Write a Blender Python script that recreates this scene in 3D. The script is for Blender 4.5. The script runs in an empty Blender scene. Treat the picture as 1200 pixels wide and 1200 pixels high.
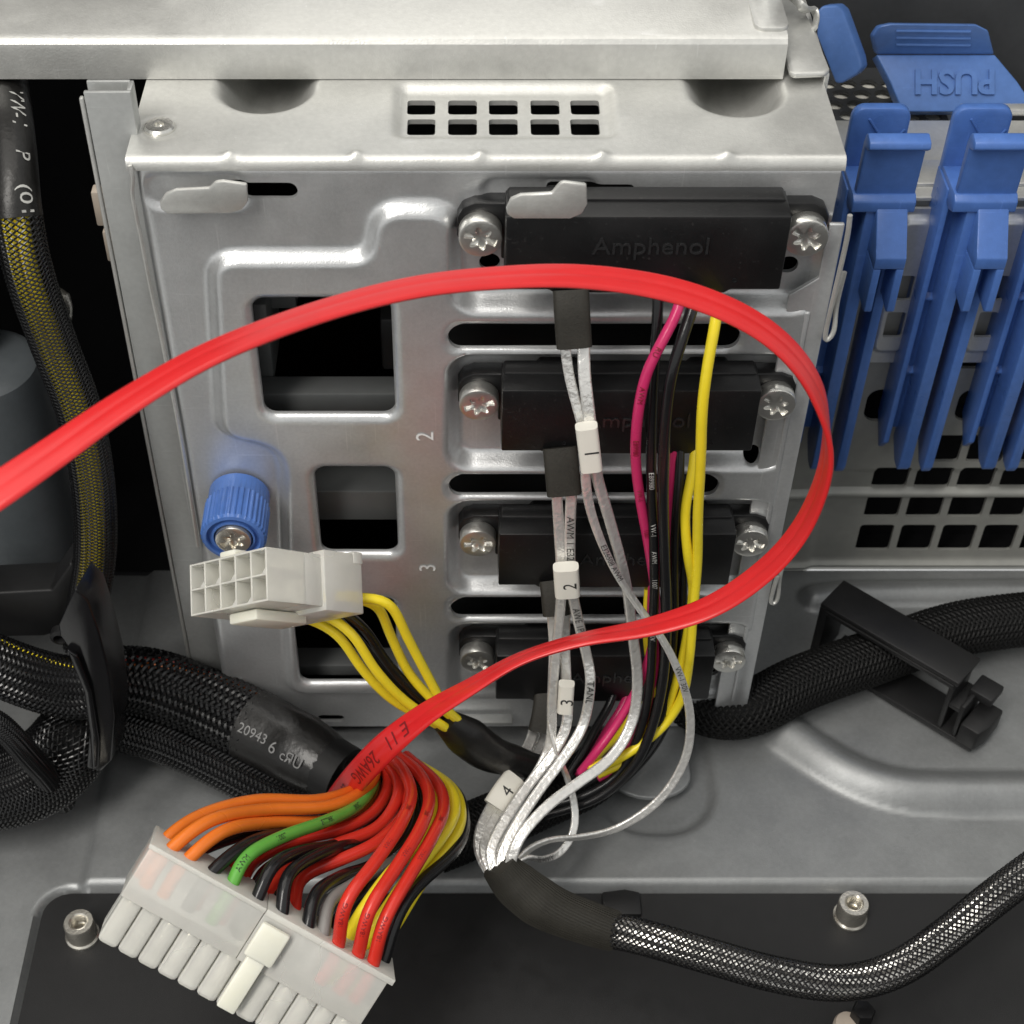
import bpy, bmesh, math, random
import numpy as np
from mathutils import Vector, noise

random.seed(7); np.random.seed(7)
MM = 0.001
SC = bpy.context.scene
COL = SC.collection

# ------------------------------------------------------------------ camera
# lengths below are millimetres: X right, Y away from the viewer, Z up, cage face = plane Y 0, chassis pan = plane Z 0
CAM = np.array([0.0, -242.0, 321.6])
TILT = math.radians(45.0)
FPX, PX, PY = 1850.0, 545.0, 600.0          # focal length and principal point in photo pixels (1200 px frame)
RGT = np.array([1.0, 0, 0]); FWD = np.array([0, math.cos(TILT), -math.sin(TILT)]); UPV = np.array([0, math.sin(TILT), math.cos(TILT)])
cd = bpy.data.cameras.new("camera"); cam = bpy.data.objects.new("camera", cd); COL.objects.link(cam)
cam.location = Vector(CAM * MM); cam.rotation_euler = (math.pi / 2 - TILT, 0, 0)
cd.sensor_width = 36; cd.lens = 36 * FPX / 1200; cd.shift_x = (600 - PX) / 1200; cd.shift_y = 0
cd.clip_start = 0.01; cd.clip_end = 20
cd.dof.use_dof = True; cd.dof.focus_distance = 0.315; cd.dof.aperture_fstop = 45
SC.camera = cam

# ------------------------------------------------------------------ world, lamps, exposure
w = bpy.data.worlds.new("World"); SC.world = w; w.use_nodes = True
bg = w.node_tree.nodes["Background"]; bg.inputs[0].default_value = (0.97, 0.98, 0.97, 1); bg.inputs[1].default_value = 0.58
def area(name, loc, target, sx, sy, power, col):
    l = bpy.data.lights.new(name, 'AREA'); l.shape = 'RECTANGLE'; l.size = sx; l.size_y = sy; l.energy = power; l.color = col
    o = bpy.data.objects.new(name, l); COL.objects.link(o); o.location = loc
    o.rotation_euler = (Vector(target) - Vector(loc)).to_track_quat('-Z', 'Y').to_euler(); return o
area("ceiling_lamp", (-0.15, 0.35, 1.5), (0, 0, 0.1), 1.3, 1.3, 6.0, (1.0, 0.95, 0.87))
area("ceiling_lamp", (-0.55, -0.75, 1.45), (0, 0, 0.1), 0.35, 1.4, 20.0, (1.0, 0.96, 0.90))
SC.view_settings.view_transform = 'Standard'; SC.view_settings.look = 'None'; SC.view_settings.exposure = 0.12; SC.view_settings.gamma = 1.0
SC.cycles.use_denoising = True; SC.cycles.max_bounces = 8; SC.cycles.transparent_max_bounces = 8

# ------------------------------------------------------------------ placing helpers
def ray(px, py):
    return FWD + RGT * ((px - PX) / FPX) - UPV * ((py - PY) / FPX)
def at(px, py, Y=None, Z=None, X=None, D=None):
    r = ray(px, py)
    t = D if D is not None else (Y - CAM[1]) / r[1] if Y is not None else (Z - CAM[2]) / r[2] if Z is not None else (X - CAM[0]) / r[0]
    return CAM + r * t
def pts(lst, mode='Y'):
    out = []
    for p in lst:
        m = p[3] if len(p) > 3 else mode
        out.append(at(p[0], p[1], **{m: p[2]}))
    return np.array(out)
def unit(v): return v / (np.linalg.norm(v, axis=-1, keepdims=True) + 1e-12)
def smooth_path(P, step=1.5):
    P = np.asarray(P, float)
    Q = np.vstack([2 * P[0] - P[1], P, 2 * P[-1] - P[-2]]); out = []
    for i in range(1, len(Q) - 2):
        p0, p1, p2, p3 = Q[i - 1:i + 3]
        n = max(3, int(np.linalg.norm(p2 - p1) / step * 2)); t = np.linspace(0, 1, n, endpoint=False)[:, None]
        out.append(0.5 * ((2 * p1) + (-p0 + p2) * t + (2 * p0 - 5 * p1 + 4 * p2 - p3) * t ** 2 + (-p0 + 3 * p1 - 3 * p2 + p3) * t ** 3))
    C = np.vstack(out + [P[-1:]])
    s = np.r_[0, np.cumsum(np.linalg.norm(np.diff(C, axis=0), axis=1))]
    n = max(4, int(s[-1] / step)); ss = np.linspace(0, s[-1], n)
    R = np.stack([np.interp(ss, s, C[:, k]) for k in range(3)], 1)
    for _ in range(3): R[1:-1] = 0.25 * R[:-2] + 0.5 * R[1:-1] + 0.25 * R[2:]
    return R, ss
def tangents(R): return unit(np.gradient(R, axis=0))
def transport(R):
    T = tangents(R); N = np.zeros_like(R); a = np.array([0, 0, 1.0])
    if abs(T[0] @ a) > 0.9: a = np.array([1.0, 0, 0])
    n = unit(a - T[0] * (a @ T[0]))
    for i in range(len(R)):
        n = unit(n - T[i] * (n @ T[i])); N[i] = n
    return T, N, np.cross(T, N)
def facing(R):
    T = tangents(R); V = unit(CAM - R); N = unit(V - T * np.sum(V * T, 1, keepdims=True)); return T, N, np.cross(T, N)

# ------------------------------------------------------------------ shape helpers: every one returns (verts, faces)
def grid_faces(n, m, closed=True, off=0):
    F = []
    for i in range(n - 1):
        for j in range(m if closed else m - 1):
            a = i * m + j; b = i * m + (j + 1) % m
            F.append((off + a, off + b, off + b + m, off + a + m))
    return F
def tube(P, r, seg=12, step=1.5, cap=True, flat=1.0, path=None):
    R = path if path is not None else smooth_path(P, step)[0]
    T, N, B = transport(R); n = len(R)
    rr = np.interp(np.linspace(0, 1, n), np.linspace(0, 1, len(r)), r) if np.ndim(r) else np.full(n, r)
    a = np.arange(seg) * 2 * math.pi / seg
    V = R[:, None, :] + rr[:, None, None] * (np.cos(a)[None, :, None] * N[:, None, :] + np.sin(a)[None, :, None] * B[:, None, :] * flat)
    V = V.reshape(-1, 3); F = grid_faces(n, seg)
    if cap: F += [tuple(range(seg - 1, -1, -1)), tuple(range((n - 1) * seg, n * seg))]
    return V, F
def section(R, W, N, prof):
    """sweep a closed 2D profile (across, out) with per-point axes"""
    n, m = len(R), len(prof); prof = np.asarray(prof)
    V = (R[:, None, :] + prof[None, :, 0, None] * W[:, None, :] + prof[None, :, 1, None] * N[:, None, :]).reshape(-1, 3)
    return V, grid_faces(n, m) + [tuple(range(m - 1, -1, -1)), tuple(range((n - 1) * m, n * m))]
def loft(loops):
    m = len(loops[0]); V = np.vstack(loops); n = len(loops)
    return V, grid_faces(n, m) + [tuple(range(m - 1, -1, -1)), tuple(range((n - 1) * m, n * m))]
def join(*parts):
    V, F, o = [], [], 0
    for v, f in parts:
        V.append(np.asarray(v, float)); F += [tuple(i + o for i in q) for q in f]; o += len(v)
    return np.vstack(V), F
def xf(part, org, ex, ey, ez):
    V, F = part; V = np.asarray(V, float)
    return np.asarray(org) + V[:, :1] * np.asarray(ex) + V[:, 1:2] * np.asarray(ey) + V[:, 2:3] * np.asarray(ez), F
def from_bm(bm):
    bm.verts.index_update(); V = np.array([v.co[:] for v in bm.verts]); F = [tuple(v.index for v in f.verts) for f in bm.faces]; bm.free(); return V, F
def box(x0, x1, y0, y1, z0, z1, bev=0.3, seg=2):
    bm = bmesh.new(); bmesh.ops.create_cube(bm, size=1)
    for v in bm.verts: v.co = Vector(((x0 + x1) / 2 + v.co.x * (x1 - x0), (y0 + y1) / 2 + v.co.y * (y1 - y0), (z0 + z1) / 2 + v.co.z * (z1 - z0)))
    if bev: bmesh.ops.bevel(bm, geom=bm.edges[:], offset=bev, segments=seg, profile=0.5, affect='EDGES', clamp_overlap=True)
    return from_bm(bm)
def prism(poly, h0, h1, bev=0.3, seg=2):
    """polygon in (x, y) extruded along z"""
    bm = bmesh.new(); vs = [bm.verts.new((p[0], p[1], h0)) for p in poly]; f = bm.faces.new(vs)
    bm.normal_update()
    if f.normal.z > 0: f.normal_flip()
    e = bmesh.ops.extrude_face_region(bm, geom=[f])
    for v in e['geom']:
        if isinstance(v, bmesh.types.BMVert): v.co.z = h1
    bmesh.ops.recalc_face_normals(bm, faces=bm.faces[:])
    if bev:
        ed = [q for q in bm.edges if len(q.link_faces) == 2 and q.calc_face_angle(0) > 0.6]
        bmesh.ops.bevel(bm, geom=ed, offset=bev, segments=seg, profile=0.5, affect='EDGES', clamp_overlap=True)
    return from_bm(bm)
def rrect(x0, x1, y0, y1, r, n=5):
    out = []
    for cx, cy, a0 in ((x1 - r, y1 - r, 0), (x0 + r, y1 - r, 90), (x0 + r, y0 + r, 180), (x1 - r, y0 + r, 270)):
        for k in range(n + 1):
            a = math.radians(a0 + 90 * k / n); out.append((cx + r * math.cos(a), cy + r * math.sin(a)))
    return out
def lathe(prof, n=32, rad=None):
    """profile of (r, h) turned about z; rad(a, k) may modulate the radius"""
    V = []
    for k, (r, h) in enumerate(prof):
        for j in range(n):
            a = 2 * math.pi * j / n; q = r * (rad(a, k) if rad else 1); V.append((q * math.cos(a), q * math.sin(a), h))
    F = grid_faces(len(prof), n); F += [tuple(range(n - 1, -1, -1)), tuple(range((len(prof) - 1) * n, len(prof) * n))]
    return np.array(V), F

# ---- sheet metal: height field with clean-edged holes
def sd_rr(u, v, x0, x1, y0, y1, r):
    qx = np.abs(u - (x0 + x1) / 2) - (x1 - x0) / 2 + r; qy = np.abs(v - (y0 + y1) / 2) - (y1 - y0) / 2 + r
    return np.minimum(np.maximum(qx, qy), 0) + np.hypot(np.maximum(qx, 0), np.maximum(qy, 0)) - r
def sd_ci(u, v, x, y, r): return np.hypot(u - x, v - y) - r
def sd_line(u, v, P):
    d = np.full(np.shape(u), 1e9)
    for (ax, ay), (bx, by) in zip(P[:-1], P[1:]):
        dx, dy = bx - ax, by - ay; t = np.clip(((u - ax) * dx + (v - ay) * dy) / (dx * dx + dy * dy), 0, 1)
        d = np.minimum(d, np.hypot(u - ax - t * dx, v - ay - t * dy))
    return d
def sd_poly(u, v, P):
    P = np.asarray(P); d = sd_line(u, v, list(map(tuple, P)) + [tuple(P[0])]); ins = np.zeros(np.shape(u), bool)
    for (ax, ay), (bx, by) in zip(P, np.roll(P, -1, 0)):
        c = (ay > v) != (by > v)
        with np.errstate(divide='ignore', invalid='ignore'): ins ^= c & (u < (bx - ax) * (v - ay) / (by - ay + 1e-12) + ax)
    return np.where(ins, -d, d)
def round_poly(P, r):
    P = [np.array(p, float) for p in P]; out = []
    for i in range(len(P)):
        a, b, c = P[i - 1], P[i], P[(i + 1) % len(P)]; la, lc = np.linalg.norm(a - b), np.linalg.norm(c - b)
        p, q = b + (a - b) / la * min(r, la * .48), b + (c - b) / lc * min(r, lc * .48)
        out += [tuple((1 - t) ** 2 * p + 2 * t * (1 - t) * b + t * t * q) for t in np.linspace(0, 1, 6)]
    return out
def ramp(d, wid): t = np.clip(0.5 - d / wid, 0, 1); return t * t * (3 - 2 * t)      # 1 inside, 0 outside
def sheet(u0, u1, v0, v1, res, height, hole, mapf, thick=1.0):
    nu = max(2, int(round((u1 - u0) / res)) + 1); nv = max(2, int(round((v1 - v0) / res)) + 1)
    U, Vv = np.meshgrid(np.linspace(u0, u1, nu), np.linspace(v0, v1, nv), indexing='ij')
    keep = np.ones((nu - 1, nv - 1), bool)
    if hole is not None:
        cu = (U[:-1, :-1] + U[1:, 1:]) / 2; cv = (Vv[:-1, :-1] + Vv[1:, 1:]) / 2
        keep = hole(cu, cv) > 0
        cnt = np.zeros((nu, nv), int); tot = np.zeros((nu, nv), int)
        for i in (0, 1):
            for j in (0, 1):
                cnt[i:nu - 1 + i, j:nv - 1 + j] += keep; tot[i:nu - 1 + i, j:nv - 1 + j] += 1
        bd = (cnt > 0) & (cnt < tot); bu, bv = U[bd].copy(), Vv[bd].copy(); ou, ov = bu.copy(), bv.copy(); e = 0.05
        for _ in range(4):
            s = hole(bu, bv); gu = (hole(bu + e, bv) - hole(bu - e, bv)) / (2 * e); gv = (hole(bu, bv + e) - hole(bu, bv - e)) / (2 * e)
            g2 = np.maximum(gu * gu + gv * gv, 0.2); bu -= gu * s / g2; bv -= gv * s / g2
        bu = ou + np.clip(bu - ou, -res * .8, res * .8); bv = ov + np.clip(bv - ov, -res * .8, res * .8)
        on_u = (ou <= u0 + 1e-6) | (ou >= u1 - 1e-6); on_v = (ov <= v0 + 1e-6) | (ov >= v1 - 1e-6)
        U[bd] = np.where(on_u, ou, bu); Vv[bd] = np.where(on_v, ov, bv)
    H = height(U, Vv) if height is not None else np.zeros_like(U)
    idx = np.arange(nu * nv).reshape(nu, nv)
    Q = np.stack([idx[:-1, :-1], idx[1:, :-1], idx[1:, 1:], idx[:-1, 1:]], -1)[keep]
    used, inv = np.unique(Q, return_inverse=True); Q = inv.reshape(Q.shape)
    u, v, h = U.ravel()[used], Vv.ravel()[used], H.ravel()[used]; n = len(u)
    V = np.vstack([mapf(u, v, h), mapf(u, v, h - thick)])
    E = np.concatenate([Q[:, [0, 1]], Q[:, [1, 2]], Q[:, [2, 3]], Q[:, [3, 0]]])
    key = np.sort(E, 1); _, first, c = np.unique(key[:, 0].astype(np.int64) * (n + 1) + key[:, 1], return_index=True, return_counts=True)
    B = E[first[c == 1]]
    F = Q.tolist() + (Q[:, ::-1] + n).tolist() + np.stack([B[:, 1], B[:, 0], B[:, 0] + n, B[:, 1] + n], 1).tolist()
    return V, F
def map_front(Y0): return lambda u, v, h: np.stack([u, Y0 - h, v], 1)       # wall facing the viewer
def map_up(Z0): return lambda u, v, h: np.stack([u, v, Z0 + h], 1)          # sheet facing up

# ---- lettering
_fc = {}
def letters(s, size, bold=0.0):
    s, txt = (s, bold), s
    if s not in _fc:
        c = bpy.data.curves.new("t", 'FONT'); c.body = txt; c.align_x = 'CENTER'; c.align_y = 'CENTER'; c.resolution_u = 3; c.offset = bold
        o = bpy.data.objects.new("t", c); COL.objects.link(o); bpy.context.view_layer.update()
        me = bpy.data.meshes.new_from_object(o.evaluated_get(bpy.context.evaluated_depsgraph_get()))
        _fc[s] = (np.array([v.co[:] for v in me.vertices]), [tuple(p.vertices) for p in me.polygons])
        bpy.data.objects.remove(o); bpy.data.curves.remove(c); bpy.data.meshes.remove(me)
    V, F = _fc[s]; return V * size, F
def text_flat(s, size, org, ex, ey, thick=0.0, bold=0.0):
    V, F = letters(s, size, bold); ex, ey = np.asarray(ex, float), np.asarray(ey, float); n = np.cross(ex, ey)
    if not thick: return xf((V, F), org, ex, ey, n)
    bm = bmesh.new(); vs = [bm.verts.new(v) for v in V]
    for f in F:
        try: bm.faces.new([vs[i] for i in f])
        except ValueError: pass
    e = bmesh.ops.extrude_face_region(bm, geom=bm.faces[:])
    for v in e['geom']:
        if isinstance(v, bmesh.types.BMVert): v.co.z += thick
    return xf(from_bm(bm), org, ex, ey, n)
def text_on_path(s, size, R, s0, off, flip=1, shift=0.0, axes=None, up=1):
    """lettering laid along a cable, on the side turned to the viewer; s0 = arc length of its middle"""
    V, F = letters(s, size); T, N, B = axes if axes is not None else facing(R)
    ss = np.r_[0, np.cumsum(np.linalg.norm(np.diff(R, axis=0), axis=1))]
    a = np.clip(s0 + flip * V[:, 0], 0, ss[-1])
    g = lambda A: np.stack([np.interp(a, ss, A[:, k]) for k in range(3)], 1)
    C, Nn = g(R), unit(g(N)); sgn = 1.0 if np.isscalar(off) else math.copysign(1, off[0]); Bn = unit(np.cross(Nn * sgn, g(T)) * flip); y = V[:, 1] + shift
    if np.isscalar(off):
        ang = y / off; P = C + (off + 0.05) * (np.cos(ang)[:, None] * Nn + np.sin(ang)[:, None] * Bn)
    else: P = C + y[:, None] * Bn + off[0] * Nn
    return P, F

# ---- braided sleeving: real filaments wound both ways
def braid(R, r, n=14, pitch=22.0, wid=0.45, lift=0.12, both=True, step=None):
    T, N, B = transport(R); ss = np.r_[0, np.cumsum(np.linalg.norm(np.diff(R, axis=0), axis=1))]
    rr = np.interp(np.linspace(0, 1, len(R)), np.linspace(0, 1, len(r)), r) if np.ndim(r) else np.full(len(R), r)
    m = max(8, int(ss[-1] / (step or pitch / (4 * n)))); s = np.linspace(0, ss[-1], m)
    g = lambda A: np.stack([np.interp(s, ss, A[:, k]) for k in range(3)], 1)
    C, Nn, Bn, Tn = g(R), unit(g(N)), unit(g(B)), unit(g(T)); rs = np.interp(s, ss, rr); V, F = [], []
    for d in ((1, -1) if both else (1,)):
        for k in range(n):
            a = 2 * math.pi * (k / n + d * s / pitch); ph = a * n / 2 * 1.0
            rad = rs + d * lift * np.cos(2 * math.pi * s / pitch * n)
            O = np.cos(a)[:, None] * Nn + np.sin(a)[:, None] * Bn; S = -np.sin(a)[:, None] * Nn + np.cos(a)[:, None] * Bn
            dr = unit(Tn + S * (d * 2 * math.pi * rs / pitch)[:, None]); W = np.cross(dr, O)
            P = C + O * rad[:, None]; o = sum(len(q) for q in V)
            V.append(np.stack([P - W * wid / 2, P + O * wid * 0.3, P + W * wid / 2], 1).reshape(-1, 3))
            q0 = o + (3 * np.arange(m - 1)[:, None] + np.array([0, 1])[None, :]).ravel()
            F += np.stack([q0, q0 + 1, q0 + 4, q0 + 3], 1).tolist()
    return np.vstack(V), F

# ------------------------------------------------------------------ objects
ORG = {}
def tag(o, label=None, cat=None, group=None, kind=None):
    for k, v in (("label", label), ("category", cat), ("group", group), ("kind", kind)):
        if v: o[k] = v
    return o
def thing(name, label, cat, loc, group=None):
    o = bpy.data.objects.new(name, None); COL.objects.link(o); o.empty_display_size = 0.01
    o.location = Vector(np.asarray(loc, float) * MM); ORG[o] = np.asarray(loc, float); return tag(o, label, cat, group)
def mk(name, part, mat, parent=None, sharp=38, smooth=True, label=None, cat=None, group=None, kind=None, crease=None):
    V, F = part; V = np.asarray(V, float)
    if parent is not None: org = ORG[parent]
    else: org = np.array([(V[:, 0].min() + V[:, 0].max()) / 2, (V[:, 1].min() + V[:, 1].max()) / 2, V[:, 2].min()])
    me = bpy.data.meshes.new(name); me.from_pydata(((V - org) * MM).tolist(), [], F)
    me.materials.append(mat); o = bpy.data.objects.new(name, me); COL.objects.link(o); ORG[o] = org
    if parent is not None: o.parent = parent
    else: o.location = Vector(org * MM)
    bm = bmesh.new(); bm.from_mesh(me); bmesh.ops.recalc_face_normals(bm, faces=bm.faces[:]) if len(me.polygons) < 40000 else None; bm.to_mesh(me); bm.free()
    if smooth:
        me.polygons.foreach_set("use_smooth", [True] * len(me.polygons)); me.set_sharp_from_angle(angle=math.radians(sharp))
    return tag(o, label, cat, group, kind)

# ------------------------------------------------------------------ materials
def mat(name, col, rough=0.5, metal=0.0, var=0.06, scale=300.0, bump=0.0, bscale=900.0, rvar=0.08, spec=0.5, sss=0.0, trans=0.0, coat=0.0, stretch=None, dust=0.0, aniso=0.0, scratch=0.0):
    m = bpy.data.materials.new(name); m.use_nodes = True; nt = m.node_tree; b = nt.nodes["Principled BSDF"]; L = nt.links.new; N = nt.nodes.new
    b.inputs["Metallic"].default_value = metal; b.inputs["Specular IOR Level"].default_value = spec
    tc = N("ShaderNodeTexCoord"); src = tc.outputs["Object"]
    if stretch:
        mp = N("ShaderNodeMapping"); mp.inputs["Scale"].default_value = stretch; L(src, mp.inputs[0]); src = mp.outputs[0]
    n1 = N("ShaderNodeTexNoise"); n1.inputs["Scale"].default_value = scale; n1.inputs["Detail"].default_value = 5; L(src, n1.inputs["Vector"])
    n2 = N("ShaderNodeTexNoise"); n2.inputs["Scale"].default_value = scale * 0.11; n2.inputs["Detail"].default_value = 3; L(tc.outputs["Object"], n2.inputs["Vector"])
    ad = N("ShaderNodeMath"); ad.operation = 'ADD'; L(n1.outputs[0], ad.inputs[0]); L(n2.outputs[0], ad.inputs[1])
    mr = N("ShaderNodeMapRange"); mr.inputs[1].default_value = 0.7; mr.inputs[2].default_value = 1.3; mr.inputs[3].default_value = 1 - var; mr.inputs[4].default_value = 1 + var; L(ad.outputs[0], mr.inputs[0])
    mx = N("ShaderNodeVectorMath"); mx.operation = 'SCALE'; mx.inputs[0].default_value = col[:3]; L(mr.outputs[0], mx.inputs[3])
    out = mx.outputs[0]
    if dust:
        n3 = N("ShaderNodeTexNoise"); n3.inputs["Scale"].default_value = 1400; n3.inputs["Detail"].default_value = 2; L(tc.outputs["Object"], n3.inputs["Vector"])
        r3 = N("ShaderNodeMapRange"); r3.inputs[1].default_value = 0.66; r3.inputs[2].default_value = 0.74; r3.inputs[4].default_value = dust; L(n3.outputs[0], r3.inputs[0])
        mc = N("ShaderNodeMix"); mc.data_type = 'RGBA'; L(r3.outputs[0], mc.inputs[0]); L(out, mc.inputs[6]); mc.inputs[7].default_value = (0.5, 0.49, 0.47, 1); out = mc.outputs[2]
    if scratch:
        for sx_, sz_ in ((60, 1800), (1500, 50)):
            mp2 = N("ShaderNodeMapping"); mp2.inputs["Scale"].default_value = (sx_, sx_, sz_); mp2.inputs["Rotation"].default_value = (0.1, 0.35, 0.2); L(tc.outputs["Object"], mp2.inputs[0])
            n4 = N("ShaderNodeTexNoise"); n4.inputs["Scale"].default_value = 1.0; n4.inputs["Detail"].default_value = 3; L(mp2.outputs[0], n4.inputs["Vector"])
            r4 = N("ShaderNodeMapRange"); r4.inputs[1].default_value = 0.67; r4.inputs[2].default_value = 0.75; r4.inputs[4].default_value = scratch; L(n4.outputs[0], r4.inputs[0])
            m4 = N("ShaderNodeMix"); m4.data_type = 'RGBA'; L(r4.outputs[0], m4.inputs[0]); L(out, m4.inputs[6]); m4.inputs[7].default_value = tuple(min(0.9, q * 1.6 + 0.05) for q in col[:3]) + (1,); out = m4.outputs[2]
    L(out, b.inputs["Base Color"])
    rr = N("ShaderNodeMapRange"); rr.inputs[1].default_value = 0.3; rr.inputs[2].default_value = 0.7; rr.inputs[3].default_value = max(0.02, rough - rvar); rr.inputs[4].default_value = rough + rvar; L(n2.outputs[0], rr.inputs[0]); L(rr.outputs[0], b.inputs["Roughness"])
    if bump:
        nb = N("ShaderNodeTexNoise"); nb.inputs["Scale"].default_value = bscale; nb.inputs["Detail"].default_value = 4; L(src, nb.inputs["Vector"])
        bp = N("ShaderNodeBump"); bp.inputs["Strength"].default_value = bump; bp.inputs["Distance"].default_value = 0.0003; L(nb.outputs[0], bp.inputs["Height"]); L(bp.outputs[0], b.inputs["Normal"])
    if sss: b.inputs["Subsurface Weight"].default_value = sss; b.inputs["Subsurface Radius"].default_value = (1, 0.95, 0.85); b.inputs["Subsurface Scale"].default_value = 0.0025
    if trans: b.inputs["Transmission Weight"].default_value = trans; b.inputs["IOR"].default_value = 1.35
    if coat: b.inputs["Coat Weight"].default_value = coat; b.inputs["Coat Roughness"].default_value = 0.25
    if aniso: b.inputs["Anisotropic"].default_value = aniso
    return m
M = {
 'zinc': mat("galvanised_steel", (0.62, 0.63, 0.635), 0.33, 0.66, 0.07, 1300, 0.14, 3000, 0.05, scratch=0.32),
 'zinc_dull': mat("dull_steel", (0.50, 0.51, 0.50), 0.44, 0.60, 0.07, 900, 0.08, 2500, 0.05, scratch=0.3),
 'zinc_lt': mat("bright_steel_rail", (0.60, 0.60, 0.575), 0.40, 0.62, 0.07, 900, 0.14, 2600, 0.06, scratch=0.3),
 'pan': mat("grey_painted_pan", (0.26, 0.268, 0.27), 0.40, 0.45, 0.08, 900, 0.16, 3500, 0.06, scratch=0.18),
 'panel': mat("grey_rear_panel", (0.36, 0.36, 0.335), 0.45, 0.35, 0.08, 300, 0.1, 1800),
 'sheet': mat("black_insulating_sheet", (0.011, 0.011, 0.0115), 0.50, 0, 0.12, 2500, 0.22, 5000, 0.05, 0.4),
 'void': mat("black_plastic_and_shade", (0.008, 0.008, 0.009), 0.7, 0, 0.1, 300, 0.05, 2000, 0.05, 0.2),  # matte black; also stands in for shade in recess, bay and vents
 'blackp': mat("black_moulded_plastic", (0.0065, 0.0065, 0.007), 0.38, 0, 0.15, 900, 0.12, 4000, 0.08, 0.45, dust=0.03),
 'gloss': mat("glossy_black_plastic", (0.007, 0.007, 0.008), 0.22, 0, 0.1, 600, 0.05, 1500, 0.04, 0.5),
 'clip': mat("black_nylon_clip", (0.010, 0.010, 0.0105), 0.45, 0, 0.15, 600, 0.1, 3000, 0.06, 0.4),
 'darkgrey': mat("dark_grey_plastic", (0.045, 0.047, 0.05), 0.5, 0, 0.1, 600, 0.1, 3000),
 'shrink': mat("heat_shrink", (0.012, 0.0115, 0.011), 0.34, 0, 0.2, 300, 0.35, 700, 0.10, 0.45),
 'tape': mat("cloth_tape", (0.028, 0.026, 0.021), 0.60, 0, 0.2, 1800, 0.3, 2600, 0.05, 0.35),
 'braid': mat("black_braid_filament", (0.006, 0.006, 0.0065), 0.24, 0, 0.2, 900, 0, 900, 0.05, 0.6),
 'braid_dull': mat("dull_black_braid", (0.004, 0.004, 0.004), 0.6, 0, 0.2, 900, 0, 900, 0.05, 0.25),
 'emboss': mat("raised_black_lettering", (0.022, 0.022, 0.023), 0.24, 0, 0.1, 600, 0, 900, 0.05, 0.6),
 'rail_in': mat("inner_dark_steel", (0.12, 0.125, 0.125), 0.45, 0.3),
 'housing': mat("blue_grey_housing", (0.075, 0.085, 0.092), 0.5, 0.1, 0.08, 600, 0.1, 2500),
 'core': mat("black_wire_core", (0.005, 0.005, 0.005), 0.5, 0, 0.2, 900, 0, 900, 0.05, 0.4),
 'blue': mat("blue_plastic", (0.07, 0.16, 0.45), 0.34, 0, 0.10, 500, 0.10, 2500, 0.08, 0.5, sss=0.08, scratch=0.22),
 'blue2': mat("faded_blue_plastic", (0.075, 0.165, 0.42), 0.42, 0, 0.10, 500, 0.10, 2500, 0.08, 0.5, scratch=0.18),
 'nylon': mat("natural_nylon", (0.97, 0.96, 0.90), 0.26, 0, 0.05, 260, 0.06, 1500, 0.06, 0.5, trans=0.52),
 'nylon2': mat("cream_nylon", (0.76, 0.75, 0.64), 0.38, 0, 0.04, 260, 0.05, 1500, 0.06, 0.5, sss=0.5),
 'sata': mat("red_sata_pvc", (0.62, 0.020, 0.022), 0.32, 0, 0.05, 200, 0.05, 1200, 0.06, 0.5, sss=0.10),
 'red': mat("red_pvc", (0.60, 0.030, 0.018), 0.25, 0, 0.06, 300, 0.06, 1500, 0.05),
 'orange': mat("orange_pvc", (0.80, 0.19, 0.022), 0.25, 0, 0.05, 300, 0.06, 1500, 0.05),
 'yellow': mat("yellow_pvc", (0.90, 0.72, 0.03), 0.25, 0, 0.05, 300, 0.06, 1500, 0.05),
 'green': mat("green_pvc", (0.12, 0.40, 0.06), 0.25, 0, 0.06, 300, 0.06, 1500, 0.05),
 'grey': mat("grey_pvc", (0.25, 0.24, 0.23), 0.36, 0, 0.06, 300, 0.06, 1500, 0.05),
 'black': mat("black_pvc", (0.010, 0.010, 0.011), 0.24, 0, 0.15, 300, 0.06, 1500, 0.06),
 'pink': mat("magenta_pvc", (0.60, 0.030, 0.14), 0.25, 0, 0.06, 300, 0.06, 1500, 0.05),
 'foil': mat("silver_white_twinax", (0.86, 0.85, 0.82), 0.22, 0.60, 0.12, 700, 0.9, 900, 0.10),
 'foil_in': mat("silver_wire_bundle", (0.42, 0.41, 0.39), 0.22, 0.85, 0.4, 400, 0.6, 400, 0.08),
 'paper': mat("white_label_sleeve", (0.82, 0.80, 0.72), 0.45, 0, 0.03, 300, 0.04, 1500),
 'ink': mat("black_ink", (0.02, 0.02, 0.02), 0.6, 0, 0.1), 'inkred': mat("dark_red_ink", (0.18, 0.005, 0.008), 0.5, 0, 0.1),
 'inkw': mat("grey_white_ink", (0.42, 0.42, 0.40), 0.6, 0, 0.2), 'inkgrey': mat("grey_ink", (0.22, 0.22, 0.22), 0.6, 0, 0.2),
 'screw': mat("zinc_screw", (0.78, 0.77, 0.73), 0.30, 0.92, 0.05, 700, 0.15, 1600, 0.06),
 'steel': mat("turned_steel", (0.70, 0.67, 0.60), 0.28, 0.9, 0.06, 600, 0.1, 1500, 0.06),
 'stamp': mat("bright_stamp", (0.85, 0.85, 0.84), 0.4, 0.0, 0.05),
 'tan': mat("tan_plastic", (0.42, 0.36, 0.30), 0.5),
}

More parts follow.
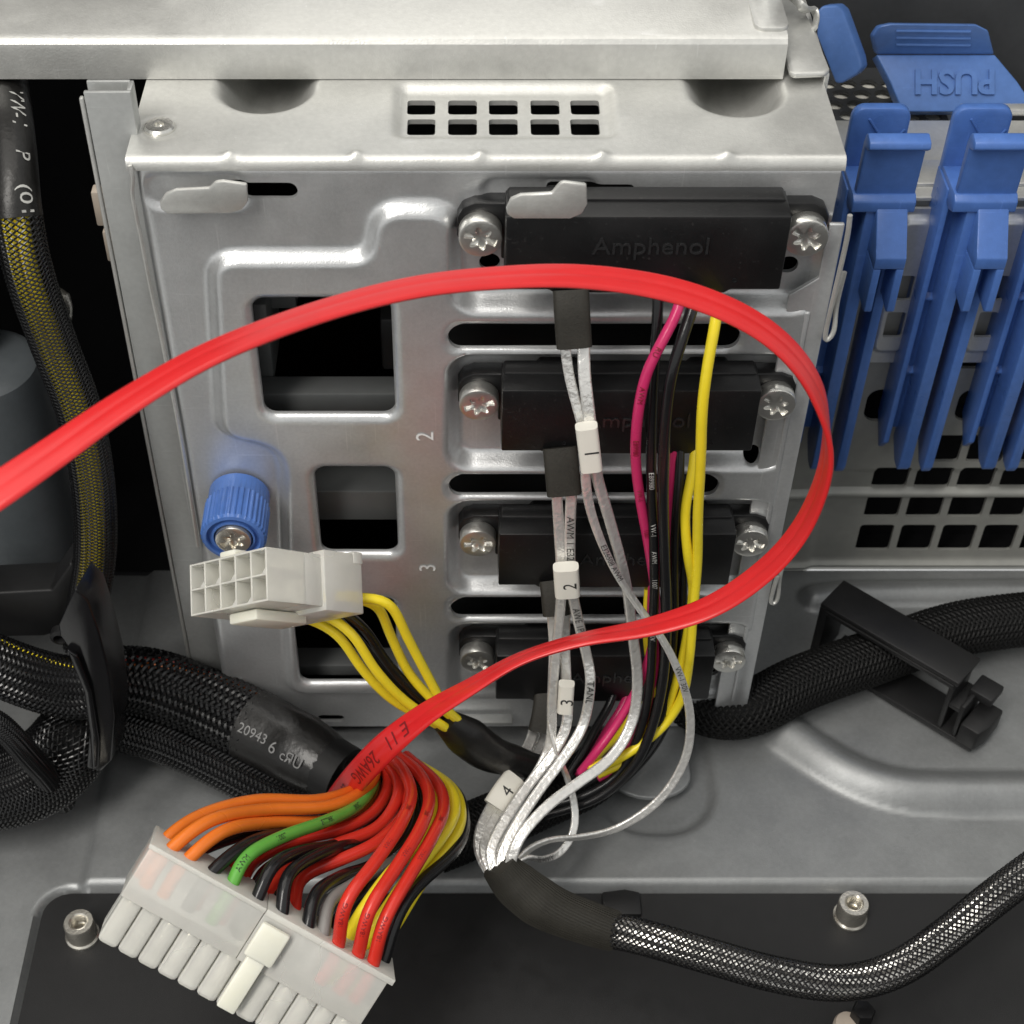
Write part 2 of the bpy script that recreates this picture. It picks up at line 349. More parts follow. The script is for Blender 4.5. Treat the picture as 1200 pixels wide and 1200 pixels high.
# ================================================================== the setting
def tray_sd(u, v):
    c = at(48, 1036, Z=0); e = at(8, 1215, Z=0)
    sl = (e[0] - c[0]) / (e[1] - c[1]); uu = u - (v - c[1]) * sl
    return sd_rr(uu, v, c[0], 420, -420, c[1], 7.0)
lipY = at(700, 1031, Z=0)[1]
bead1 = [tuple(p[:2]) for p in pts([(925, 862, 0), (965, 890, 0), (1005, 912, 0), (1050, 926, 0), (1120, 930, 0), (1320, 930, 0)], 'Z')]
bead2 = [tuple(p[:2]) for p in pts([(955, 702, 0), (1010, 696, 0), (1320, 694, 0)], 'Z')]
def soft(P):
    R, _ = smooth_path(np.array([(a, b, 0) for a, b in P]), 3.0); return [tuple(q[:2]) for q in R]
bead1, bead2 = soft(bead1), soft(bead2)
cT = at(765, 940, Z=0)
def pan_h(u, v):
    h = -3.0 * ramp(tray_sd(u, v), 1.3)
    h = h + 4.6 * np.clip(1 - (sd_line(u, v, bead1) / 6.6) ** 2, 0, 1) ** 1.15
    h = h + 3.4 * np.clip(1 - (sd_line(u, v, bead2) / 5.0) ** 2, 0, 1) ** 1.15
    h = h - 1.6 * ramp(sd_rr(u, v, cT[0] - 14, cT[0] + 15, cT[1] - 9, cT[1] + 60, 13), 2.0)
    lf = at(108, 978, Z=0)
    h = h - 2.2 * ramp((u - lf[0]) - (v - lf[1]) * 0.02, 2.5)
    return h
mk("floor_pan", sheet(-230, 270, -190, 56.6, 0.95, pan_h, None, map_up(0), 1.0), M['pan'], sharp=60, kind="structure")
def map_sheet(u, v, h): return np.stack([u, v, -2.5 + h], 1)
mk("motherboard_tray", sheet(-150, 270, -190, lipY - 0.8, 2.0, None, lambda u, v: -(tray_sd(u, v) + 1.0), map_sheet, 0.4), M['sheet'], kind="structure")
pan_front = mk("chassis_floor", box(-420, 420, -900, -189, -7, -6, 0), M['sheet'], kind="structure")

# black walls added to darken the recess at left, then the back wall
mk("recess_shade_wall", join(box(-300, -58.6, 95, 97, -2, 340, 0), box(-172, -170, -60, 95, -2, 260, 0), box(-172, -58.6, 57, 95, -3, -1, 0)), M['void'], kind="structure")
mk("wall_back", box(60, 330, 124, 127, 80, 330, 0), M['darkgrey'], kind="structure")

mk("light_block_wall", join(box(-230, 270, -322, -320, -6, 110, 0), box(270, 272, -320, 124, -6, 110, 0)), M['pan'], kind="structure")  # unseen walls added to keep low light off the foot of the cage
# rear panel with its vent grid
PYY = 57.0
gx0, gx1 = at(1006, 632, Y=PYY)[0], at(1046, 632, Y=PYY)[0]; gp = at(1054.4, 632, Y=PYY)[0] - gx0
rows = [tuple(at(1080, y, Y=PYY)[2] for y in q) for q in ((541, 510), (574, 548), (609, 584), (648, 618))]
zled = at(1080, 236, Y=PYY)[2]
def panel_hole(u, v):
    d = np.full(np.shape(u), 1e3)
    for k in range(6):
        for j, (a, b) in enumerate(rows):
            if j == 0 and k == 0: continue
            d = np.minimum(d, sd_rr(u, v, gx0 + k * gp, gx1 + k * gp, a, b, 0.9))
    for x, y in ((1035, 476), (1142, 476)):
        p = at(x, y, Y=PYY); d = np.minimum(d, sd_rr(u, v, p[0] - 4.5, p[0] + 4.5, p[2] - 5, p[2] + 5.5, 3.2))
    p = at(1155, 417, Y=PYY); d = np.minimum(d, sd_rr(u, v, p[0] - 6, p[0] + 6, p[2] - 4, p[2] + 5, 1))
    return d
zb = (rows[1][0] + rows[2][1]) / 2
def panel_h(u, v):
    h = 1.8 * np.clip(1 - (np.abs(v - zb) / 1.5) ** 2, 0, 1) ** 0.7
    h = h + 1.5 * ramp(np.abs(v - at(1080, 662, Y=PYY)[2]) - 1.0, 1.6)
    zt = at(1000, 553, Y=PYY)[2]
    h = h - 1.0 * ramp(v - zt, 1.5) * ramp(at(960, 600, Y=PYY)[0] - u, 3)
    return h
rear = mk("rear_panel", sheet(58, 270, -1, zled, 0.8, panel_h, panel_hole, map_front(PYY), 1.0), M['panel'], sharp=50, kind="structure")
mk("panel_ledge", join(box(66, 270, PYY - 0.5, 89, zled + 0.2, zled + 1.4, 0.4), box(118, 270, 90, 93.5, zled + 1.6, zled + 3.4, 0.6)), M['zinc_lt'], rear)
mk("vent_shade_backing", join(box(60, 270, PYY + 14, PYY + 15, -1, zled - 1, 0), box(60, 270, PYY + 1.2, PYY + 14, -0.9, -0.3, 0)), M['void'], rear)  # black sheets added so the vent holes look shaded
for k, (xa, xb) in enumerate(((1062, 1112), (1178, 1222))):      # pressed ribs on the ledge
    a = at(xa, 222, Z=zled + 1.4); b = at(xb, 190, Z=zled + 1.4)
    mk("ledge_rib", box(a[0], b[0], a[1] + 1, b[1], zled + 1.0, zled + 2.3, 0.6), M['zinc_lt'], rear)
def perf_hole(u, v):
    d = np.full(np.shape(u), 1e3)
    for i in range(-4, 9):
        for j in range(-2, 6): d = np.minimum(d, sd_ci(u, v, 73 + i * 5.2 + (j % 2) * 2.6, 90 + j * 5.0, 2.1))
    return d
vp = mk("vent_plate", sheet(66, 118, 93, 123, 0.5, None, perf_hole, map_up(zled - 4), 1.0), M['darkgrey'], label="dark perforated plate with round holes behind the blue levers", cat="vent plate")
mk("vent_light_sheet", box(64, 120, 92.5, 124, zled - 6.4, zled - 5.6, 0), M['paper'], vp)  # white sheet added to imitate light coming through the holes
# grey rounded housing at the far left
hs = thing("side_housing", "smooth grey rounded sheet housing at the far left behind the sleeved cable", "housing", (-100, 20, 0))
p = at(25, 560, Y=15); q = at(52, 690, Y=12)
mk("rounded_column", xf(lathe([(13.5, 0), (13.5, at(30, 485, Y=12)[2] - at(30, 690, Y=12)[2]), (12.6, at(30, 470, Y=12)[2] - at(30, 690, Y=12)[2]), (10.5, at(30, 464, Y=12)[2] - at(30, 690, Y=12)[2])], 40), (p[0] - 6, 24, at(30, 690, Y=12)[2]), (1, 0, 0), (0, 1, 0), (0, 0, 1)), M['housing'], hs)
mk("side_shell", xf(lathe([(16, 0), (16, 22), (14.5, 25), (11, 27)], 40), (p[0] - 19, 30, at(0, 470, Y=14)[2]), (1, 0, 0), (0, 1, 0), (0, 0, 1)), M['housing'], hs)
mk("foot_flange", box(-170, p[0] + 6, 8, 30, at(30, 692, Y=10)[2] - 3, at(30, 690, Y=10)[2], 0.8), M['darkgrey'], hs)

# ================================================================== drive cage
XL, XR, ZB, ZT = at(157, 200, Y=0)[0], at(986, 200, Y=0)[0], at(700, 851, Y=0)[2], at(600, 194, Y=0)[2]
def pr(x0, y0, x1, y1, Y=0.0):
    ym = (y0 + y1) / 2; return at(x0, ym, Y=Y)[0], at(x1, ym, Y=Y)[0], at(600, y1, Y=Y)[2], at(600, y0, Y=Y)[2]
def pp(lst, Y=0.0): return [(at(x, y, Y=Y)[0], at(x, y, Y=Y)[2]) for x, y in lst]
PAD = round_poly(pp([(252, 300), (436, 300), (444, 243), (529, 243), (533, 345), (948, 345), (868, 800), (342, 806), (336, 535), (318, 514), (262, 504)]), 4.5)
PKT = [pr(536, 250, 960, 352), pr(532, 414, 924, 537), pr(532, 584, 893, 684), pr(532, 727, 866, 812)]
WIN = [pr(303, 343, 461, 480), pr(373, 541, 465, 642), pr(347, 694, 465, 794)]
SLOT = [pr(525, 373, 866, 402), pr(526, 549, 841, 574), pr(528, 693, 824, 717)]
HOLES = [(at(574, 313, Y=0), 2.0), (at(925, 316, Y=0), 1.9), (at(881, 534, Y=0), 1.7), (at(835, 793, Y=0), 1.5)]
SLA = pr(262, 214, 349, 233); SLB = pr(640, 216, 742, 248); SLC = pr(735, 229, 874, 248); SLD = pr(372, 838, 404, 846)
def plate_hole(u, v):
    d = np.full(np.shape(u), 1e3)
    for a in WIN: d = np.minimum(d, sd_rr(u, v, *a, 2.6))
    for a in SLOT: d = np.minimum(d, sd_rr(u, v, *a, (a[3] - a[2]) / 2 - .05))
    for c, r in HOLES: d = np.minimum(d, sd_ci(u, v, c[0], c[2], r))
    for a in (SLA, SLD): d = np.minimum(d, sd_rr(u, v, *a, (a[3] - a[2]) / 2 - .05))
    d = np.minimum(d, sd_rr(u, v, *SLB, 0.8)); d = np.minimum(d, sd_rr(u, v, *SLC, 1.2))
    bl = np.array(pp([(240, 905), (262, 812), (300, 845), (330, 905)])); d = np.minimum(d, sd_poly(u, v, bl))
    br = np.array(pp([(847, 856), (866, 838), (880, 838), (880, 870), (847, 870)])); d = np.minimum(d, sd_poly(u, v, br))
    return d
def plate_h(u, v):
    h = 2.4 * ramp(sd_poly(u, v, PAD) - 0.6, 3.2)
    for a in PKT:
        m = ramp(sd_rr(u, v, a[0], a[1], a[2], a[3], 4.0) - 0.3, 3.4); h = h * (1 - m) - 1.6 * m
    for a in WIN: h = h - 1.0 * np.clip(1 - np.abs(sd_rr(u, v, *a, 2.6)) / 1.7, 0, 1) ** 1.6
    for a in SLOT: h = h - 0.7 * np.clip(1 - np.abs(sd_rr(u, v, *a, 2.4)) / 1.3, 0, 1) ** 1.6
    e1 = pr(170, 206, 288, 243); e2 = pr(566, 211, 700, 236)
    for a in (e1, e2): h = h - 0.9 * ramp(sd_rr(u, v, *a, 2.6) - 0.2, 1.6)
    h = h - 0.8 * np.clip(1 - (ZT - v) / 1.4, 0, 1) ** 2 - 1.4 * np.clip(1 - (u - XL) / 1.8, 0, 1) ** 2
    h = h + 0.05 * np.sin(u * 0.21 + 1) * np.sin(v * 0.17)
    return h
cage = thing("drive_cage", "galvanised steel drive cage with four stacked connector bays and slotted back face", "drive cage", (0, 30, 0))
mk("back_plate", sheet(XL, XR, ZB, ZT, 0.6, plate_h, plate_hole, map_front(0), 1.0), M['zinc'], cage, sharp=55)
# top sheet
TX0, TX1 = at(146, 186, Z=168)[0], at(993, 186, Z=168)[0]
VH = []
for y0, y1 in ((110.5, 127), (132.5, 151)):
    for x0, x1 in ((477, 510), (525, 559), (573, 607), (622, 656), (669, 703)):
        VH.append((at(x0, (y0 + y1) / 2, Z=168)[0], at(x1, (y0 + y1) / 2, Z=168)[0], at(600, y1, Z=168)[1], at(600, y0, Z=168)[1]))
vpad = (at(466, 130, Z=168)[0], at(716, 130, Z=168)[0], at(600, 158, Z=168)[1], at(600, 100, Z=168)[1])
SCOOP = [at(312, 100, Z=168), at(862, 104, Z=168)]
DIM = [at(x, 181, Z=168) for x in (268, 417, 562, 705, 852)]
RV = at(187, 149, Z=168)
def top_h(u, v):
    y0 = 0.0; t = np.clip((y0 + 1.5 - v) / 1.5, 0, 1); h = -1.4 * (1 - np.sqrt(np.maximum(1 - t * t, 0)))
    h = h - 1.3 * ramp(sd_rr(u, v, *vpad, 1.6) , 3.0)
    for c in SCOOP:
        d = sd_rr(u, v, c[0] - 8.2, c[0] + 8.2, c[1] - 8.6, c[1] + 40, 8.2)
        h = h - 7.0 * ramp(d + 1.6, 7.0) - 2.0 * np.clip(-d / 8, 0, 1)
    for c in DIM: h = h + 0.8 * np.exp(-((u - c[0]) ** 2 + ((v - c[1]) * 1.2) ** 2) / 1.1)
    h = h - 0.25 * ramp(sd_ci(u, v, RV[0], RV[1], 4.0), 1.5)
    return h
def top_hole(u, v):
    d = np.full(np.shape(u), 1e3)
    for a in VH: d = np.minimum(d, sd_rr(u, v, *a, 0.6))
    return d
top = mk("top_sheet", sheet(TX0, TX1, 0.0, 70, 0.6, top_h, top_hole, map_up(168), 1.0), M['zinc_lt'], cage, sharp=50)
mk("rivet", xf(lathe([(2.9, 0), (2.9, 0.5), (2.5, 0.9), (1.3, 1.0), (0.9, 0.95), (0.8, 0.3), (0.0001, 0.25)], 32), (RV[0], RV[1], 167.7), (1, 0, 0), (0, 1, 0), (0, 0, 1)), M['screw'], top)
# hooks cut out of the sheet and bent forward
def hook(poly, Y):
    P = pp(poly, Y); V, F = prism(P, 0, 1.0, 0.35); V = np.asarray(V)
    return np.stack([V[:, 0], Y - V[:, 2], V[:, 1]], 1), F
mk("hook_tab", hook([(188, 234), (195, 224), (207, 219), (246, 217), (253, 210), (262, 209), (290, 213), (291, 233), (284, 243), (270, 247), (198, 248), (189, 242)], -2.2), M['zinc_lt'], cage)
mk("hook_tab", hook([(593, 241), (598, 230), (610, 225), (646, 223), (656, 211), (661, 210), (687, 213), (688, 236), (682, 247), (668, 253), (602, 253), (594, 248)], -11.9), M['zinc_lt'], cage)
# right flange with hems
fx0, fx1 = at(900, 480, Y=-1.6)[0], at(951, 455, Y=-1.6)[0]
zt1, zb1 = at(930, 262, Y=-1.6)[2], at(850, 838, Y=-1.6)[2]
mk("side_flange", prism([(fx0 + 1.4, zb1 + 1), (fx1 - 2.5, zb1), (fx1, zb1 + 4), (fx1, zt1), (fx0 + 5, zt1), (fx0 + 5, zt1 - 12), (fx0, zt1 - 16), (fx0, zb1 + 4)], 0, 1, 0.3) and
   (lambda r: (np.stack([r[0][:, 0], -0.9 - r[0][:, 2], r[0][:, 1]], 1), r[1]))(prism([(fx0 + 1.4, zb1 + 1), (fx1 - 2.5, zb1), (fx1, zb1 + 4), (fx1, zt1), (fx0 + 5, zt1), (fx0 + 5, zt1 - 12), (fx0, zt1 - 16), (fx0, zb1 + 4)], 0, 1, 0.3)), M['zinc'], cage)
mk("flange_rib", box(fx0 + 3.6, fx0 + 4.6, -2.35, -1.8, zb1 + 6, zt1 - 20, 0.3), M['zinc'], cage)
for ya, yb in ((250, 395), (690, 706)):
    za, zc = at(960, ya, Y=-2)[2], at(960, yb, Y=-2)[2]
    R, _ = smooth_path(np.array([(fx1 + 0.3, -2.6, za), (fx1 + 0.6, -2.7, (za + zc) / 2 + 8), (fx1 + 0.2, -2.7, zc + 1.2), (fx1 + 0.9, -2.8, zc), (fx1 + 1.9, -2.4, zc + 1.4), (fx1 + 1.7, -1.0, zc + 7), (fx1 + 2.2, 0, zc + 14)]), 0.8)
    mk("hem_fold", tube(None, 0.5, 8, path=R), M['zinc_lt'], cage)
R, _ = smooth_path(pts([(152, 194, -0.3), (156, 206, -0.6), (154.5, 226, -0.4), (159, 248, -0.7), (161, 262, -0.4), (164, 272, -0.6), (175, 330, -0.5), (192, 410, -0.5), (213, 520, -0.5), (232, 640, -0.4)]), 0.8)
mk("edge_fold", tube(None, 0.42, 8, path=R), M['zinc_lt'], cage)
# closed bay behind, its shade put into the shell's black colour
mk("bay_shell", join(box(XL + 1, XL + 1.8, 1.5, 84, 2, 163, 0), box(XR - 1.8, XR - 1, 1.5, 84, 2, 163, 0), box(XL + 1, XR - 1, 84.2, 85, 2, 163, 0), box(XL + 2, XR - 2, 1.5, 84, 2, 2.8, 0)), M['void'], cage)
for k in range(4):
    z = 152 - 41 * k
    mk("drive_carrier", box(-18, 60, 22, 80, z - 10, z + 4, 0.8), M['clip'], cage)
for xa, xb, y, dz in ((296, 470, 462, 5), (366, 470, 576, 9), (340, 470, 780, 4)):
    a, b = at(xa, y, Y=6), at(xb, y, Y=6); mk("bay_rail", box(a[0], b[0], 6, 12 if dz < 9 else 34, a[2] - dz, a[2], 0.5), M['rail_in'], cage)
mk("side_bracket", join(box(at(306, 380, Y=14)[0] - 1, at(316, 380, Y=14)[0], 12, 30, at(310, 440, Y=14)[2], at(310, 350, Y=14)[2], 0.4), box(at(306, 350, Y=14)[0], at(342, 350, Y=14)[0], 20, 24, at(330, 362, Y=20)[2], at(330, 330, Y=20)[2], 0.4)), M['rail_in'], cage)
# stamped bay numbers
for s, x, y in (("2", 499, 511), ("3", 502, 665)):
    p = at(x, y, Y=-2.45); mk("stamped_number", text_flat(s, 5.2, (p[0], -2.62, p[2]), (0, 0, 1), (-1, 0, 0)), M['stamp'], cage)
# tongue at the foot of the cage
tg = pr(716, 852, 803, 852)
a = at(757, 935, Z=3); t0, t1 = at(712, 880, Z=3)[0], at(806, 880, Z=3)[0]
mk("foot_tongue", (lambda r: (np.stack([r[0][:, 0], r[0][:, 1], r[0][:, 2]], 1), r[1]))(prism([(t0, 6), (t0, a[1] + 7)] + [((t0 + t1) / 2 - (t1 - t0) / 2 * math.cos(q), a[1] + 7 - 7 * math.sin(q)) for q in np.linspace(0.2, math.pi - 0.2, 12)] + [(t1, a[1] + 7), (t1, 6)], 1.6, 3.0, 0.5, 3)), M['pan'], cage)
mk("foot_bar", box(at(490, 850, Y=2)[0], at(600, 850, Y=2)[0], -3.5, -0.6, at(600, 836, Y=0)[2] - 0.6, at(600, 836, Y=0)[2] + 0.8, 0.4), M['zinc_dull'], cage)

# steel channel standing left of the cage
ch = thing("channel_post", "narrow grey folded steel channel standing along the left edge of the cage", "post", (-63, 10, 0))
cx0, cx1, cz = -67.6, -59.2, at(103, 108, Y=8)[2]
mk("channel_wall", join(box(cx0, cx1, 8, 8.9, 0, cz, 0.25), box(cx0, cx1 - 0.6, 11.4, 12.2, 0, cz + 0.2, 0.25), box(cx1 - 0.9, cx1, 8.95, 12.2, cz - 60, cz, 0.25), box(cx0, cx0 + 0.9, 8.95, 11.35, 0, cz - 3, 0.25)), M['zinc_dull'], ch)
mk("channel_edge", box(cx0 - 0.9, cx0 - 0.1, 7.6, 8.8, 0, cz - 1, 0.35), M['zinc_lt'], ch)
mk("plastic_tab", join(box(-71.5, -68.8, 14, 17, at(130, 262, Y=15)[2], at(125, 222, Y=15)[2], 0.4), box(-70.5, -68.6, 13, 17, at(138, 300, Y=15)[2], at(130, 265, Y=15)[2], 0.4)), M['tan'], ch)

# ------------------------------------------------------------------ rail lying across the cage top
rl = thing("chassis_rail", "pale steel rail lying across the top of the drive cage", "rail", (-40, 60, 168))
bx1 = at(920, 70, Y=28)[0]
rp = [(27.4, 168.15), (27.4, 174.2), (27.6, 175.2), (28.2, 176.0), (29.2, 176.5), (38.6, 176.8), (39.2, 177.0), (95, 177.4), (95, 168.15)]
def ext_x(poly, x0, x1):
    n = len(poly); V = [(x, y, z) for x in (x0, x1) for y, z in poly]
    return np.array(V), [(i, (i + 1) % n, n + (i + 1) % n, n + i) for i in range(n)] + [tuple(range(n - 1, -1, -1)), tuple(range(n, 2 * n))]
mk("rail_body", ext_x(rp, -190, bx1), M['zinc_lt'], rl, sharp=25)
mk("rail_end_corner", prism(rrect(bx1 - 6, bx1 + 0.5, 30, 60, 2), 176.3, 177.3, 0.3), M['zinc_lt'], rl)
ec = thing("end_cover", "bent pale steel cover plate past the right end of the rail", "cover plate", (64, 45, 168))
ex1 = at(968, 96, Z=170)[0]
mk("cover_top", prism([(bx1 + 0.7, 25.5), (bx1 + 1.6, 24.8), (ex1, 25.2), (ex1 + 1.2, 26.6), (ex1 + 0.6, 42), (ex1 - 1.2, 60), (bx1 + 0.7, 60)], 169.6, 170.8, 0.45), M['zinc_lt'], ec)
mk("cover_side", box(ex1 + 0.2, ex1 + 1.3, 26.2, 60, 158, 170.0, 0.4), M['zinc_lt'], ec)
R, _ = smooth_path(pts([(928, -6, 174), (938, 6, 175), (945, 12, 173), (954, 10, 172), (957, 22, 171), (954, 34, 170.8)], 'Z'), 0.6)
mk("torn_edge", tube(None, [1.4, 1.0, 1.2, 0.8, 1.0], 8, path=R, flat=0.5), M['zinc_lt'], ec)
mk("upright_tube", xf(lathe([(2.6, 0), (2.6, 40)], 20), at(908, 8, Z=177) - np.array([0, -6, 0]), (1, 0, 0), (0, 1, 0), (0, 0, 1)), M['zinc'], ec)

# ================================================================== hard things on and around the cage
FX, FZ = np.array([1.0, 0, 0]), np.array([0, 0, 1.0])
def star(a, k):
    if k < 5: return 1.0
    s = 0.80 + 0.20 * math.cos(6 * a); c = abs(math.sin(a)) * 2.3
    if c < 0.62 and k < 7: s = max(s, 1.22)
    return s
def screw_part(c, R, h, rot, n=96):
    prof = [(R * .96, 0), (R, 0.25), (R, h - 0.35), (R - 0.12, h - 0.1), (R - 0.4, h), (2.3 * R / 3.6, h), (2.25 * R / 3.6, h - 0.75), (1.6 * R / 3.6, h - 0.9), (0.01, h - 0.9)]
    ex = FX * math.cos(rot) + FZ * math.sin(rot); ey = -FX * math.sin(rot) + FZ * math.cos(rot)
    return xf(lathe(prof, n, star), c, ex, ey, np.array([0, -1.0, 0]))
RN = ["topmost black drive connector, under the bent hook tab", "second black drive connector down, behind the tag marked 1", "third black drive connector down, behind the tag marked 2", "lowest black drive connector at the foot of the cage"]
SX = (at(563, 279, Y=-5)[0], at(944, 281, Y=-5)[0])
ROWZ = [at(563, y, Y=-5)[2] for y in (279, 474, 636, 774)]
bx0, bxe = at(592, 300, Y=-11)[0], at(921, 300, Y=-11)[0]
HT, HB, FT = at(600, 458, Y=-11)[2] - ROWZ[1], at(600, 529, Y=-11)[2] - ROWZ[1], at(600, 433, Y=-2.6)[2] - ROWZ[1]
FT = min(FT, 7.6)
for k in range(4):
    z = ROWZ[k]; c = thing("drive_connector", RN[k], "connector", ((SX[0] + SX[1]) / 2, 0, z - 12), "black drive connectors on the cage")
    def fr(poly, y0, y1, bev=0.35):
        V, F = prism(poly, 0, y0 - y1, bev); return np.stack([V[:, 0], y0 - V[:, 2], V[:, 1]], 1), F
    fl = [(SX[0] - 4.2, z - 1.6), (bx0 - 0.5, z - 1.6), (bx0 - 0.5, z + HB + 0.8), (bxe + 0.5, z + HB + 0.8), (bxe + 0.5, z - 1.6), (SX[1] + 4.2, z - 1.6), (SX[1] + 4.2, z + FT - 4.2), (SX[1] + 3.2, z + FT - 2.2), (SX[1] + 1.0, z + FT - 1.2),
          (SX[1] - 9, z + FT - 1.2), (SX[1] - 10, z + FT + 0.3), (SX[1] - 17, z + FT + 0.3), (SX[1] - 18, z + FT - 0.9), (SX[0] + 20, z + FT - 0.9), (SX[0] + 19, z + FT + 0.3), (SX[0] + 12, z + FT + 0.3), (SX[0] + 11, z + FT - 1.2), (SX[0] - 1.0, z + FT - 1.2), (SX[0] - 3.2, z + FT - 2.2), (SX[0] - 4.2, z + FT - 4.2)]
    mk("mounting_flange", fr(fl, 1.2, -2.6), M['blackp'], c)
    body = mk("housing", fr([(bx0, z + HB), (bx0 + 8, z + HB), (bx0 + 9, z + HB - 0.8), (bxe - 10, z + HB - 0.8), (bxe - 9, z + HB), (bxe, z + HB), (bxe, z + HT), (bx0, z + HT)], -2.4, -11.0, 0.45), M['blackp'], c)
    mk("housing_shoulder", fr([(bx0 + 0.2, z + HT - 0.3), (bxe - 0.2, z + HT - 0.3), (bxe - 0.6, z + HT + 0.5), (bx0 + 0.6, z + HT + 0.5)], -2.2, -6.2, 0.5), M['blackp'], c)
    tx = at(762, 300, Y=-11)[0] if k == 0 else at(748, 489, Y=-11)[0] + (0 if k == 1 else 1.0)
    mk("raised_lettering", text_flat("Amphenol", 5.0, (tx, -10.98, z + (HT + HB) / 2 + (1.6 if k == 0 else 0.2)), FX, FZ, 0.32), M['emboss'], body, smooth=False)
    for xq in (bx0 + 12.5, bxe - 8.5): mk("ejector_mark", xf(lathe([(0.5, 0), (0.5, 0.12), (0.35, 0.14), (0.3, 0.02), (0.001, 0.02)], 14), (xq, -10.99, z + HB + 2.2), FX, FZ, (0, -1, 0)), M['void'], body)
    for q, x in enumerate(SX): mk("screw", screw_part((x, -2.6, z + 0.4), 3.95, 3.3, random.uniform(-0.9, 0.9)), M['screw'], c)

# thumbscrew
tb = at(280, 574, Y=-0.8); th = thing("thumbscrew", "ribbed blue plastic thumbscrew with a star screw in its end", "thumbscrew", (tb[0], 0, tb[2] - 6))
tbase = np.array([tb[0], -0.6, tb[2] - 1.5])
mk("grip", xf(lathe([(6.2, 0), (6.5, 0.3), (6.5, 4.2), (6.75, 4.6), (6.75, 12.6), (6.4, 13.2), (5.7, 13.4), (5.5, 13.2), (5.4, 12.4), (4.6, 12.4), (4.5, 13.2), (4.1, 13.2), (4.0, 11.6), (0.01, 11.6)], 144, lambda a, k: 1 + (0.022 * (1 if math.sin(36 * a) > 0 else -1) if k in (3, 4) else 0)), tbase, FX, FZ, (0, -1, 0)), M['blue'], th, sharp=30)
mk("screw_head", screw_part(tbase + np.array([0, -11.4, 0]), 3.75, 2.6, 0.5), M['steel'], th)

# ------------------------------------------------------------------ blue slot levers and the covers between them
def prof_x(poly, x0, x1, bev=0.3):
    """(Y, Z) outline extruded along X"""
    V, F = prism(poly, x0, x1, bev); return np.stack([V[:, 2], V[:, 0], V[:, 1]], 1), F
def fr0(poly, y0, y1, bev=0.3):
    V, F = prism(poly, 0, y0 - y1, bev); return np.stack([V[:, 0], y0 - V[:, 2], V[:, 1]], 1), F
def lever(lx, label):
    g = thing("slot_lever", label, "lever", (lx, 50, 48), "blue card slot levers")
    B = M['blue']
    mk("back_tab", fr0([(lx - 7.4, 92), (lx + 5.2, 104)] + [(lx - 1.0 + 6.2 * sx * (1 if j else 1) + 0, 0) for sx, j in ()] + [(lx + 5.2, 140.5)] + [(lx + 2.4 + 2.8 * math.cos(t), 142.6 + 2.8 * math.sin(t)) for t in np.linspace(0.1, 1.5, 6)] + [(lx - 4.6 + 2.8 * math.cos(t), 142.6 + 2.8 * math.sin(t)) for t in np.linspace(1.65, 3.05, 6)], 58.0, 55.2, 0.7), B, g)
    mk("tab_crease", join(tube(np.array([(lx - 3.8, 55.0, 143), (lx + 0.2, 54.9, 137.5)]), 0.28, 6), tube(np.array([(lx + 4.2, 55.0, 140.5), (lx + 2.0, 54.9, 137)]), 0.28, 6)), B, g)
    mk("thumb_plate", prof_x([(46.4, 130), (46.4, 143), (45.6, 145.3), (44.2, 146.2), (41.4, 145.6), (40.9, 144.2), (42.2, 143.2), (44.0, 142.6), (44.4, 130.6)], lx - 6.6, lx + 6.2, 0.4), B, g)
    mk("shoulder", prof_x([(57, 128), (57, 131.2), (44.2, 131.4), (42.8, 130.2), (42.8, 127.6), (46, 126.4)], lx - 7.2, lx + 6.4, 0.35), B, g)
    mk("wedge_block", prof_x([(50, 129.6), (43.6, 129.4), (36.0, 120.4), (36.0, 117.6), (50, 117.6)], lx - 1.8, lx + 4.9, 0.3), B, g)
    mk("prong", prof_x([(48, 117.5), (36.02, 117.5), (36.02, 106.2), (37, 105.4), (48, 106.5)], lx - 1.8, lx - 0.1, 0.3), B, g)
    mk("prong", prof_x([(48, 117.5), (36.02, 117.5), (36.02, 106.2), (37, 105.4), (48, 106.5)], lx + 3.2, lx + 4.9, 0.3), B, g)
    mk("rail", prof_x([(53, 127.4), (43.4, 127.4), (43.4, 52), (44.6, 50), (48, 50), (53, 54)], lx - 3.8, lx - 0.9, 0.35), B, g)
    mk("rail", prof_x([(53, 127.4), (43.4, 127.4), (43.4, 52), (44.6, 49.4), (48, 49.6), (53, 54)], lx + 2.4, lx + 4.7, 0.35), B, g)
    mk("side_fin", prof_x([(57.5, 130), (48, 130), (48, 56), (51, 52), (57.5, 58)], lx - 7.6, lx - 6.2, 0.3), B, g)
    mk("web", box(lx - 6.1, lx - 3.1, 51.6, 53, 58, 127, 0.2), M['blue'], g)
    for zz in (100, 78): mk("rib", prof_x([(51.8, zz), (50.4, zz - 1.2), (50.4, zz - 1.8), (51.8, zz - 0.9)], lx - 6.0, lx - 3.1, 0.15), B, g)
lev_x = [at(1046, 205, Y=43)[0], at(1166, 208, Y=43)[0]]
lp = lev_x[1] - lev_x[0]
lever(lev_x[0], "blue card slot lever nearest the drive cage"); lever(lev_x[1], "blue card slot lever standing second from the drive cage"); lever(lev_x[1] + lp * 0.98, "blue card slot lever cut off by the right edge")
